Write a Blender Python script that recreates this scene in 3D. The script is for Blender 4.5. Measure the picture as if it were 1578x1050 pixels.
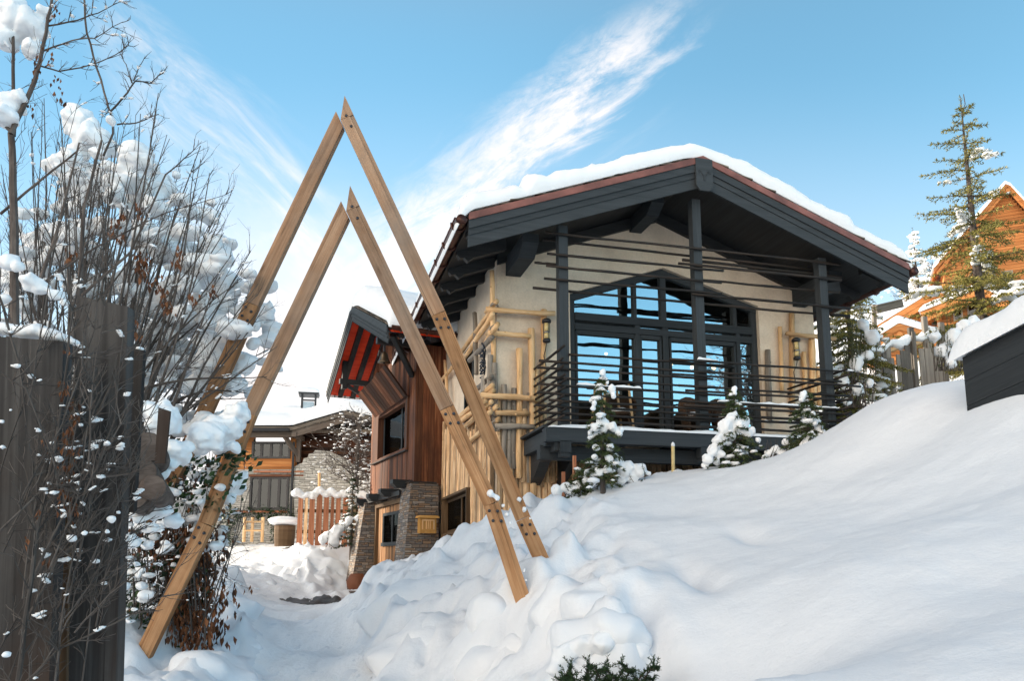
import bpy, bmesh, math, random
import numpy as np
from mathutils import Vector, Matrix, noise as mnoise
for o in list(bpy.data.objects): bpy.data.objects.remove(o)
sc = bpy.context.scene
col = sc.collection
random.seed(7); rng = np.random.default_rng(7)
PI = math.pi

# ---------------------------------------------------------------- camera
F = 1200.0; CX = 789.0; PITCH = math.radians(9); CY = 865 - F*math.tan(PITCH)
EYE = Vector((0, 0, 1.6))
cam = bpy.data.cameras.new('camera'); cam_o = bpy.data.objects.new('camera', cam); col.objects.link(cam_o)
cam.sensor_width = 36; cam.lens = F/1578*36
cam.shift_y = (CY-525)/1578.0
cam.clip_start = 0.05; cam.clip_end = 3000
cam_o.location = EYE; cam_o.rotation_euler = (math.radians(90)+PITCH, 0, 0)
sc.camera = cam_o

# ---------------------------------------------------------------- sky, sun, exposure
SUN_EL = math.radians(17); SUN_AZ = math.radians(-75)      # azimuth from +Y towards +X
sd = Vector((math.sin(SUN_AZ)*math.cos(SUN_EL), math.cos(SUN_AZ)*math.cos(SUN_EL), math.sin(SUN_EL)))
world = bpy.data.worlds.new("World"); sc.world = world; world.use_nodes = True
wt = world.node_tree; wn = wt.nodes; wl = wt.links
for n in list(wn): wn.remove(n)
def ray(px, py):
    a = (px-CX)/F; b = (CY-py)/F
    return Vector((a, math.cos(PITCH)-b*math.sin(PITCH), math.sin(PITCH)+b*math.cos(PITCH)))
def G(px, py):
    r = ray(px, py); return (r.x/r.y, r.z/r.y)
def WM(op, a, b=None, c=None, clamp=False):
    n = wn.new('ShaderNodeMath'); n.operation = op; n.use_clamp = clamp
    for i, s in enumerate((a, b, c)):
        if s is None: continue
        if isinstance(s, (int, float)): n.inputs[i].default_value = s
        else: wl.new(s, n.inputs[i])
    return n.outputs[0]
def wmap(v, a, b, c=0.0, d=1.0):
    n = wn.new('ShaderNodeMapRange'); n.interpolation_type = 'SMOOTHSTEP'
    wl.new(v, n.inputs[0])
    for i, x in enumerate((a, b, c, d)): n.inputs[1+i].default_value = x
    return n.outputs[0]
tc = wn.new('ShaderNodeTexCoord'); sx = wn.new('ShaderNodeSeparateXYZ'); wl.new(tc.outputs['Generated'], sx.inputs[0])
ypos = WM('MAXIMUM', sx.outputs[1], 0.05)
gx = WM('DIVIDE', sx.outputs[0], ypos); gz = WM('DIVIDE', sx.outputs[2], ypos)
front = wmap(sx.outputs[1], 0.1, 0.4)
cmb = wn.new('ShaderNodeCombineXYZ'); wl.new(gx, cmb.inputs[0]); wl.new(gz, cmb.inputs[1])
def wnoise(angle, sxx, syy, scale, detail=7, rough=0.6, dist=0.0, off=(0, 0, 0)):
    r = wn.new('ShaderNodeVectorRotate'); r.rotation_type = 'Z_AXIS'; r.inputs['Angle'].default_value = angle
    wl.new(cmb.outputs[0], r.inputs[0])
    m = wn.new('ShaderNodeMapping'); m.inputs['Scale'].default_value = (sxx, syy, 1); m.inputs['Location'].default_value = off
    wl.new(r.outputs[0], m.inputs[0])
    n = wn.new('ShaderNodeTexNoise'); n.inputs['Scale'].default_value = scale; n.inputs['Detail'].default_value = detail
    n.inputs['Roughness'].default_value = rough; n.inputs['Distortion'].default_value = dist
    wl.new(m.outputs[0], n.inputs['Vector']); return n.outputs[0]
def band(A, B, w0, w1, fa, fb, noise_out, warp=0.12):
    """soft cloud streak along the great circle through A and B"""
    ax, az = G(*A); bx, bz = G(*B); L = math.hypot(bx-ax, bz-az); dx, dz = (bx-ax)/L, (bz-az)/L
    X = WM('SUBTRACT', gx, ax); Z = WM('SUBTRACT', gz, az)
    t = WM('DIVIDE', WM('ADD', WM('MULTIPLY', X, dx), WM('MULTIPLY', Z, dz)), L)
    d = WM('ADD', WM('MULTIPLY', X, -dz), WM('MULTIPLY', Z, dx))
    d = WM('ADD', d, WM('MULTIPLY', WM('SUBTRACT', noise_out, 0.5), warp))
    w = WM('ADD', w0, WM('MULTIPLY', t, w1-w0))
    q = WM('DIVIDE', WM('ABSOLUTE', d), WM('MAXIMUM', w, 0.005))
    core = wmap(q, 0.1, 1.1, 1, 0)
    ends = WM('MULTIPLY', wmap(t, fa[0], fa[1]), wmap(t, fb[0], fb[1], 1, 0))
    return WM('MULTIPLY', core, ends)
n1 = wnoise(math.radians(-32), 1.6, 6.0, 3.2, 8, 0.62, 0.6)
n1b = wnoise(math.radians(-40), 1.0, 2.0, 14, 8, 0.7, 0.4, (3, 1, 0))
b1 = band((560, 440), (1010, 40), 0.085, 0.060, (-0.15, 0.12), (0.75, 1.25), n1, 0.16)
f1 = WM('MULTIPLY', b1, wmap(WM('ADD', WM('MULTIPLY', n1, .6), WM('MULTIPLY', n1b, .5)), 0.38, 0.68))
n2 = wnoise(math.radians(42), 1.4, 6.0, 2.6, 8, 0.6, 0.6, (5, 2, 0))
b2 = band((470, 420), (190, 60), 0.13, 0.07, (-0.3, 0.0), (0.7, 1.3), n2, 0.10)
f2 = WM('MULTIPLY', b2, wmap(n2, 0.40, 0.68, 0.08, 0.80))
n3 = wnoise(0.3, 1.2, 2.4, 2.2, 8, 0.6, 0.5, (1, 7, 0))
cx_, cz_ = G(400, 640)
rad = WM('SQRT', WM('ADD', WM('POWER', WM('MULTIPLY', WM('ABSOLUTE', WM('SUBTRACT', gx, cx_)), 0.95), 2), WM('POWER', WM('ABSOLUTE', WM('SUBTRACT', gz, cz_)), 2)))
f3 = WM('MULTIPLY', wmap(WM('ADD', rad, WM('MULTIPLY', WM('SUBTRACT', n3, .5), .28)), 0.0, 0.36, 1, 0), 0.97)
hz = WM('MULTIPLY', wmap(gz, 0.05, 0.70, 1, 0), 0.55)
n4 = wnoise(math.radians(-36), 1.0, 4.0, 4.5, 8, 0.62, 0.5, (9, 2, 0))
b4 = band((640, 330), (960, 130), 0.07, 0.09, (0.1, 0.5), (0.8, 1.2), n4, 0.1)
f4 = WM('MULTIPLY', b4, wmap(n4, 0.46, 0.75, 0.0, 0.45))
inv = WM('MULTIPLY', WM('MULTIPLY', WM('SUBTRACT', 1, f1), WM('SUBTRACT', 1, f2)), WM('MULTIPLY', WM('SUBTRACT', 1, f3), WM('MULTIPLY', WM('SUBTRACT', 1, hz), WM('SUBTRACT', 1, f4))))
fill_veil = WM('MULTIPLY', wmap(sx.outputs[2], 0.57, 0.80), 0.92)  # pale layer added overhead, above the frame, for softer and more neutral skylight
cl = WM('MULTIPLY', WM('SUBTRACT', 1, inv), front, clamp=True)
sky = wn.new('ShaderNodeTexSky'); sky.sky_type = 'NISHITA'; sky.sun_disc = False
sky.sun_elevation = SUN_EL; sky.sun_rotation = SUN_AZ; sky.altitude = 1600; sky.air_density = 1.0; sky.dust_density = 0.3; sky.ozone_density = 1.2
hs = wn.new('ShaderNodeHueSaturation'); dim = wn.new('ShaderNodeVectorMath'); dim.operation = 'SCALE'; wl.new(sky.outputs[0], dim.inputs[0]); wl.new(wmap(sx.outputs[0], -0.7, 0.05, 0.62, 1.0), dim.inputs['Scale']); wl.new(dim.outputs[0], hs.inputs['Color'])
SKY_HUE = hs
hs.inputs['Hue'].default_value = 0.472; hs.inputs['Saturation'].default_value = 1.08; hs.inputs['Value'].default_value = 1.40
mx = wn.new('ShaderNodeMix'); mx.data_type = 'RGBA'; wl.new(cl, mx.inputs[0]); wl.new(hs.outputs[0], mx.inputs[6])
CLOUD = (4.75, 4.4, 4.25, 1); mx.inputs[7].default_value = CLOUD
bg = wn.new('ShaderNodeBackground'); bg.inputs[1].default_value = 0.12
mv = wn.new('ShaderNodeMix'); mv.data_type = 'RGBA'; wl.new(fill_veil, mv.inputs[0]); wl.new(mx.outputs[2], mv.inputs[6]); mv.inputs[7].default_value = (1.5, 1.75, 2.1, 1)
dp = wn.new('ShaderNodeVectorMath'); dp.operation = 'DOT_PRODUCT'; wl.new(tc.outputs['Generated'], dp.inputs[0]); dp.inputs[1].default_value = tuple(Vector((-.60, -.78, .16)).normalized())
mg = wn.new('ShaderNodeMix'); mg.data_type = 'RGBA'; wl.new(wmap(dp.outputs['Value'], 0.60, 0.97), mg.inputs[0]); wl.new(mv.outputs[2], mg.inputs[6]); mg.inputs[7].default_value = (15, 12.8, 10.4, 1)   # warm glow added to the unseen sky behind left, to light the facade
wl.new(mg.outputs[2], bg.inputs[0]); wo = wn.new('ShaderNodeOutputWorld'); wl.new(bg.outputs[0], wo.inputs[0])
sun = bpy.data.lights.new('sun', 'SUN'); sun.energy = 4.2; sun.angle = math.radians(0.6); sun.color = (1.0, 0.86, 0.68)
sun_o = bpy.data.objects.new('sun', sun); col.objects.link(sun_o); sun_o.rotation_euler = sd.to_track_quat('Z', 'Y').to_euler()
sc.view_settings.view_transform = 'Standard'; sc.view_settings.look = 'None'; sc.view_settings.gamma = 1
sc.view_settings.exposure = 1.12 ; sc.view_settings.use_curve_mapping = False
sc.cycles.max_bounces = 6; sc.cycles.diffuse_bounces = 4; sc.cycles.transparent_max_bounces = 12

# ---------------------------------------------------------------- measuring helpers
def P(px, py, Y):
    r = ray(px, py); return EYE + r*(Y/r.y)
class Frame:
    """a level frame: u across, v into depth, z up; origin on the plan"""
    def __init__(s, o, deg):
        t = math.radians(deg); s.o = Vector((o[0], o[1], 0)); s.u = Vector((math.cos(t), math.sin(t), 0)); s.v = Vector((-math.sin(t), math.cos(t), 0)); s.deg = deg
    def w(s, u, v, z): return s.o + s.u*u + s.v*v + Vector((0, 0, z))
    def onv(s, px, py, v):
        r = ray(px, py); e = EYE-s.o; k = (v-e.dot(s.v))/r.dot(s.v); q = e+r*k; return (q.dot(s.u), q.z)
    def onu(s, px, py, u):
        r = ray(px, py); e = EYE-s.o; k = (u-e.dot(s.u))/r.dot(s.u); q = e+r*k; return (q.dot(s.v), q.z)
WF = Frame((0, 0), 0)

# ---------------------------------------------------------------- materials
class NT:
    def __init__(s, name):
        s.m = bpy.data.materials.new(name); s.m.use_nodes = True; s.t = s.m.node_tree; s.n = s.t.nodes; s.l = s.t.links
        s.b = s.n['Principled BSDF']; s.tc = s.n.new('ShaderNodeTexCoord')
    def put(s, v, inp):
        if v is None: return
        if isinstance(v, bpy.types.NodeSocket): s.l.new(v, inp)
        else: inp.default_value = v
    def noise(s, src, scale=(1, 1, 1), sc_=1.0, detail=5, rough=.55, dist=0.0):
        m = s.n.new('ShaderNodeMapping'); m.inputs['Scale'].default_value = scale; s.l.new(src, m.inputs[0])
        n = s.n.new('ShaderNodeTexNoise'); n.inputs['Scale'].default_value = sc_; n.inputs['Detail'].default_value = detail
        n.inputs['Roughness'].default_value = rough; n.inputs['Distortion'].default_value = dist
        s.l.new(m.outputs[0], n.inputs['Vector']); return n.outputs[0]
    def ramp(s, f, stops):
        r = s.n.new('ShaderNodeValToRGB'); s.l.new(f, r.inputs[0]); e = r.color_ramp.elements
        while len(e) > 1: e.remove(e[-1])
        for i, (p, c) in enumerate(stops):
            x = e[0] if i == 0 else e.new(p)
            x.position = p; x.color = (*c, 1) if len(c) == 3 else c
        return r.outputs[0]
    def mix(s, f, a, b, mode='MIX'):
        n = s.n.new('ShaderNodeMix'); n.data_type = 'RGBA'; n.blend_type = mode
        s.put(f, n.inputs[0]); s.put(a if isinstance(a, bpy.types.NodeSocket) else (*a, 1), n.inputs[6]); s.put(b if isinstance(b, bpy.types.NodeSocket) else (*b, 1), n.inputs[7]); return n.outputs[2]
    def math(s, op, a, b=None):
        n = s.n.new('ShaderNodeMath'); n.operation = op; s.put(a, n.inputs[0]); s.put(b, n.inputs[1]); return n.outputs[0]
    def bump(s, h, strength, dist=0.01):
        b = s.n.new('ShaderNodeBump'); b.inputs['Strength'].default_value = strength; b.inputs['Distance'].default_value = dist
        s.l.new(h, b.inputs['Height']); s.l.new(b.outputs[0], s.b.inputs['Normal'])
    def attr(s, name='rnd'):
        a = s.n.new('ShaderNodeAttribute'); a.attribute_name = name; return a.outputs['Fac']
    def done(s, color, rough=.8, spec=.3, metal=0.0):
        s.put(color if isinstance(color, bpy.types.NodeSocket) else (*color, 1), s.b.inputs['Base Color'])
        s.put(rough, s.b.inputs['Roughness']); s.b.inputs['Specular IOR Level'].default_value = spec; s.b.inputs['Metallic'].default_value = metal
        return s.m
def wood(name, dark, mid, light, grain=28, along=1.2, var=.5, rough=.75, cracks=.6, stain=None, bump=.5, knots=False):
    t = NT(name); uv = t.tc.outputs['UV']
    g = t.noise(uv, (along, grain, 1), 1.0, 6, .62, .5)
    g2 = t.noise(uv, (along*.5, grain*.22, 1), 1.0, 4, .6, 1.2)
    f = t.math('ADD', t.math('MULTIPLY', g, .6), t.math('MULTIPLY', g2, .45))
    c = t.ramp(f, [(.30, dark), (.50, mid), (.72, light)])
    r = t.attr()
    c = t.mix(1.0, c, t.ramp(r, [(0, (1-var,)*3), (.5, (1, 1, 1)), (1, (1+var*.6, 1+var*.55, 1+var*.5))]), 'MULTIPLY')
    cr = t.noise(uv, (along*.7, grain*2.2, 1), 1.0, 3, .5, .2)
    c = t.mix(t.ramp(cr, [(.26, (cracks,)*3), (.36, (0, 0, 0))]), c, tuple(x*.25 for x in dark))
    if stain:
        s_ = t.noise(t.tc.outputs['Object'], (1, 1, .5), 1.3, 6, .6)
        c = t.mix(t.ramp(s_, [(.45, (0, 0, 0)), (.65, (.8,)*3)]), c, stain)
    if knots:
        mp = t.n.new('ShaderNodeMapping'); mp.inputs['Scale'].default_value = (1.7, 6.5, 1); t.l.new(uv, mp.inputs[0]); vo = t.n.new('ShaderNodeTexVoronoi'); vo.inputs['Scale'].default_value = 1; t.l.new(mp.outputs[0], vo.inputs['Vector'])
        c = t.mix(t.ramp(vo.outputs['Distance'], [(.03, (.85,)*3), (.09, (.35,)*3), (.16, (0, 0, 0))]), c, tuple(x*.35 for x in mid))
        w_ = t.noise(t.tc.outputs['Object'], (1, 1, 1), .9, 6, .65); c = t.mix(1.0, c, t.ramp(w_, [(.35, (.72, .70, .68)), (.6, (1.1, 1.08, 1.05))]), 'MULTIPLY')
    t.bump(t.math('ADD', g, t.math('MULTIPLY', cr, .4)), bump, .006)
    return t.done(c, rough, .25)
def plain(name, c, rough=.6, spec=.3, metal=0.0, var=.15, scale=6, bump=.15):
    t = NT(name); n = t.noise(t.tc.outputs['Object'], (1, 1, 1), scale, 5, .6)
    k = t.mix(1.0, c, t.ramp(n, [(.3, (1-var,)*3), (.7, (1+var,)*3)]), 'MULTIPLY')
    n2 = t.noise(t.tc.outputs['Object'], (1, 1, 1), scale*9, 4, .6)
    t.bump(n2, bump, .004); return t.done(k, rough, spec, metal)
M = {}
M['arch'] = wood('weathered_plank', (.13, .065, .036), (.29, .175, .108), (.44, .30, .205), 24, .7, .3, stain=(.22, .175, .145), cracks=.95, knots=True)
M['arch_red'] = wood('oiled_plank', (.11, .048, .020), (.29, .150, .070), (.46, .28, .155), 22, .7, .25, cracks=.95, knots=True)
M['grey_board'] = wood('grey_board', (.008, .008, .009), (.030, .029, .030), (.085, .083, .083), 22, .45, .4, stain=(.032, .018, .012), cracks=.95, bump=.35, knots=True)
M['brown_board'] = wood('brown_board', (.03, .018, .008), (.085, .05, .025), (.15, .10, .055), 40, .9, .4)
M['red_board'] = wood('red_brown_board', (.028, .009, .004), (.105, .036, .016), (.26, .115, .055), 30, .8, .85, cracks=.9, stain=(.05, .02, .012))
M['door_board'] = wood('door_board', (.10, .045, .02), (.27, .14, .065), (.46, .29, .16), 30, .8, .7, cracks=.9)
M['log'] = wood('peeled_log', (.13, .06, .028), (.52, .33, .18), (.84, .64, .42), 15, 2.2, .75, cracks=.95)
M['pole'] = wood('peeled_pole', (.27, .13, .055), (.64, .40, .20), (.84, .61, .37), 12, 1.5, .3, cracks=.5)
M['grey_pole'] = wood('grey_pole', (.09, .075, .06), (.24, .205, .17), (.42, .37, .31), 16, 1.5, .4, cracks=.8)
M['fence'] = wood('fence_board', (.13, .045, .022), (.32, .125, .065), (.47, .225, .13), 24, .8, .45)
M['chalet'] = wood('chalet_timber', (.20, .065, .018), (.42, .16, .048), (.58, .27, .095), 14, .5, .4)
M['grey_fence'] = wood('silvered_board', (.07, .06, .05), (.18, .16, .14), (.30, .27, .235), 24, .8, .5, cracks=.8)
M['charcoal'] = wood('charcoal_paint', (.020, .024, .027), (.032, .038, .043), (.046, .053, .060), 30, .8, .15, rough=.75, cracks=.2, bump=.25)
M['black'] = wood('black_timber', (.012, .013, .014), (.022, .024, .026), (.034, .037, .040), 30, .8, .3, rough=.55, cracks=.2)
M['blackpole'] = wood('dark_pole', (.006, .005, .005), (.016, .014, .013), (.05, .032, .022), 14, 2.0, .4, rough=.6)
M['old_beam'] = wood('grey_brown_beam', (.06, .045, .035), (.13, .10, .08), (.20, .165, .135), 24, .7, .3)
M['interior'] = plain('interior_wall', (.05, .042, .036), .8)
M['curtain'] = plain('curtain_cloth', (.20, .18, .16), .9)
M['metal'] = plain('dark_metal', (.035, .035, .038), .4, .5, .6)
M['steel'] = plain('bolt_steel', (.045, .05, .062), .38, .5, .8)
M['copper'] = plain('aged_copper', (.075, .028, .02), .42, .5, .55, var=.5, scale=3)
M['copper_trim'] = plain('copper_flashing', (.21, .075, .055), .45, .5, .3, var=.45, scale=2)
M['bronze'] = plain('bell_bronze', (.12, .09, .06), .35, .5, .8)
M['chrome'] = plain('chrome', (.35, .35, .36), .2, .5, 1.0)
M['amber'] = plain('amber_glass', (.62, .48, .22), .3, .5)
M['red_paint'] = wood('red_soffit', (.62, .035, .010), (.80, .055, .015), (.90, .085, .022), 10, .8, .12, cracks=.3, rough=.5)
M['honey'] = wood('honey_wood', (.30, .14, .035), (.50, .27, .08), (.62, .38, .14), 20, 1, .2)
M['shingle'] = wood('wood_shingle', (.045, .038, .03), (.12, .10, .08), (.22, .19, .155), 20, 2, .7, cracks=.6)
M['bark'] = wood('twig_bark', (.025, .019, .016), (.07, .055, .048), (.15, .125, .11), 16, 5, .3)
M['bark_grey'] = wood('grey_bark', (.022, .018, .016), (.060, .051, .046), (.13, .115, .105), 16, 5, .3)
M['wicker'] = plain('wicker', (.06, .035, .022), .8, var=.5, scale=30)
M['asphalt'] = plain('wet_asphalt', (.06, .06, .062), .55, .4, var=.4, scale=12)
def leafmat(name, a, b, c, rough=.7):
    t = NT(name); r = t.attr(); col_ = t.ramp(r, [(0, a), (.5, b), (1, c)]); return t.done(col_, rough, .25)
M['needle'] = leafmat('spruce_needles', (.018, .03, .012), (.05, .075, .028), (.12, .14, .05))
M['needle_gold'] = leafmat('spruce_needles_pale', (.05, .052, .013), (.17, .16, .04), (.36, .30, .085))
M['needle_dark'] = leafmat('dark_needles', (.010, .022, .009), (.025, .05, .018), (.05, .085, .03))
M['ivy'] = leafmat('ivy_leaf', (.008, .02, .008), (.018, .042, .014), (.035, .075, .022), .45)
M['dead'] = leafmat('dead_leaf', (.035, .014, .007), (.10, .036, .014), (.19, .075, .03))
def snowmat(name, base=(.77, .79, .815), bump=.5, dist=.02, fine=60):
    t = NT(name); o = t.tc.outputs['Object']
    a = t.noise(o, (1, 1, 1), 5, 8, .62); b = t.noise(o, (1, 1, 1), fine, 4, .6)
    t.bump(t.math('ADD', a, t.math('MULTIPLY', b, .16)), bump, dist)
    m = t.done(base, .62, .25)
    return m
M['snow'] = snowmat('snow', dist=.035)
M['snow_ground'] = snowmat('snow_ground', (.72, .745, .78), .5, .03, 45)
M['road'] = None
def roadmat():
    t = NT('packed_snow'); o = t.tc.outputs['Object']
    a = t.noise(o, (1.6, .35, 1), 3, 7, .65, .4); b = t.noise(o, (1, 1, 1), 22, 6, .7); d = t.noise(o, (1, 1, 1), 1.1, 5, .6)
    c = t.ramp(t.math('ADD', t.math('MULTIPLY', a, .6), t.math('MULTIPLY', b, .4)), [(.36, (.74, .75, .77)), (.5, (.84, .855, .875)), (.7, (.87, .875, .88))])
    c = t.mix(t.ramp(d, [(.36, (.3,)*3), (.5, (0, 0, 0))]), c, (.66, .67, .68))
    t.bump(t.math('ADD', a, b), .6, .03); return t.done(c, .6, .3)
M['road'] = roadmat()
def plaster():
    t = NT('beige_plaster'); o = t.tc.outputs['Object']
    a = t.noise(o, (1, 1, 1), 1.6, 6, .6); b = t.noise(o, (1, 1, 1), 26, 4, .55, .6)
    c = t.ramp(a, [(.3, (.56, .46, .355)), (.5, (.67, .56, .44)), (.7, (.74, .635, .51))])
    c = t.mix(1.0, c, t.ramp(b, [(.35, (.93,)*3), (.6, (1.03,)*3)]), 'MULTIPLY')
    vein = t.noise(o, (1, 1, 1), 3.2, 8, .75, 2.5)
    c = t.mix(t.ramp(vein, [(.49, (0, 0, 0)), (.50, (.22,)*3), (.51, (0, 0, 0))]), c, (.30, .25, .20))
    t.bump(t.math('ADD', b, t.math('MULTIPLY', a, .8)), .5, .012); return t.done(c, .9, .15)
M['plaster'] = plaster()
def stone(name, cols, w=.34, h=.055, mortar=(.03, .028, .025), bump=1.0, dist=.03):
    t = NT(name); uv = t.tc.outputs['UV']
    n = t.noise(uv, (1, 1, 1), 3.0, 4, .6)
    mp = t.n.new('ShaderNodeMixRGB'); mp.blend_type = 'ADD'; mp.inputs[0].default_value = 1
    nn = t.n.new('ShaderNodeTexNoise'); nn.inputs['Scale'].default_value = 4; t.l.new(uv, nn.inputs['Vector'])
    sub = t.n.new('ShaderNodeVectorMath'); sub.operation = 'MULTIPLY_ADD'; t.l.new(nn.outputs['Color'], sub.inputs[0]); sub.inputs[1].default_value = (.10, .035, 0); t.l.new(uv, sub.inputs[2])
    br = []
    for k, (ww, hh, off) in enumerate(((w, h, .5), (w*.62, h*1.6, .37))):
        b = t.n.new('ShaderNodeTexBrick'); t.l.new(sub.outputs[0], b.inputs['Vector']); b.offset = off
        b.inputs['Scale'].default_value = 1; b.inputs['Brick Width'].default_value = ww; b.inputs['Row Height'].default_value = hh
        b.inputs['Mortar Size'].default_value = .006; b.inputs['Mortar Smooth'].default_value = .3; b.inputs['Bias'].default_value = 0
        b.inputs['Color1'].default_value = (0, 0, 0, 1); b.inputs['Color2'].default_value = (1, 1, 1, 1); b.inputs['Mortar'].default_value = (0, 0, 0, 1)
        br.append(b)
    sel = t.ramp(t.noise(uv, (1, 1, 1), 2.2, 2, .5), [(.49, (0, 0, 0)), (.51, (1, 1, 1))])
    val = t.mix(sel, br[0].outputs['Color'], br[1].outputs['Color']); mor = t.mix(sel, br[0].outputs['Fac'], br[1].outputs['Fac'])
    f = t.math('ADD', t.math('MULTIPLY', val, .75), t.math('MULTIPLY', t.noise(uv, (1, 3, 1), 9, 5, .65), .35))
    k = len(cols)-1
    c = t.ramp(f, [(.1+.8*i/k, cc) for i, cc in enumerate(cols)])
    c = t.mix(mor, c, mortar)
    hgt = t.math('SUBTRACT', t.math('ADD', t.math('MULTIPLY', val, .7), t.math('MULTIPLY', n, .5)), t.math('MULTIPLY', mor, 1.0))
    t.bump(hgt, bump, dist); return t.done(c, .75, .3)
M['stone'] = stone('dark_slate_stone', [(.05, .048, .048), (.13, .12, .115), (.22, .15, .10), (.10, .10, .105), (.30, .27, .24), (.20, .13, .08)])
M['stone_grey'] = stone('pale_grey_stone', [(.26, .25, .22), (.38, .36, .32), (.50, .48, .43), (.34, .32, .29), (.60, .57, .52)], .42, .075, (.10, .095, .085))
def glass(name, fac=.66, tint=(.80, .90, .98), back=(.35, .38, .40)):
    t = NT(name); n = t.n; t.n.remove(t.b)
    g = n.new('ShaderNodeBsdfGlossy'); g.inputs['Color'].default_value = (*tint, 1); g.inputs['Roughness'].default_value = .01
    w_ = t.noise(t.tc.outputs['Object'], (1, 1, 1), 1.2, 2, .4); bp = n.new('ShaderNodeBump'); bp.inputs['Strength'].default_value = .25; bp.inputs['Distance'].default_value = .03
    t.l.new(w_, bp.inputs['Height']); t.l.new(bp.outputs[0], g.inputs['Normal'])
    tr = n.new('ShaderNodeBsdfTransparent'); tr.inputs['Color'].default_value = (*back, 1)
    m = n.new('ShaderNodeMixShader'); m.inputs[0].default_value = fac; t.l.new(tr.outputs[0], m.inputs[1]); t.l.new(g.outputs[0], m.inputs[2])
    t.l.new(m.outputs[0], n['Material Output'].inputs[0]); return t.m
M['glass'] = glass('window_glass', .52, (.78, .88, .90), (.5, .52, .52))
M['glass_dark'] = glass('dim_window_glass', .05, (.8, .88, .95), (.3, .3, .3))
def emit(name, c, s):
    t = NT(name); t.done(c); t.b.inputs['Emission Color'].default_value = (*c, 1); t.b.inputs['Emission Strength'].default_value = s; return t.m
M['bulb'] = emit('lit_bulb', (1, .62, .28), 12)

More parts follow.
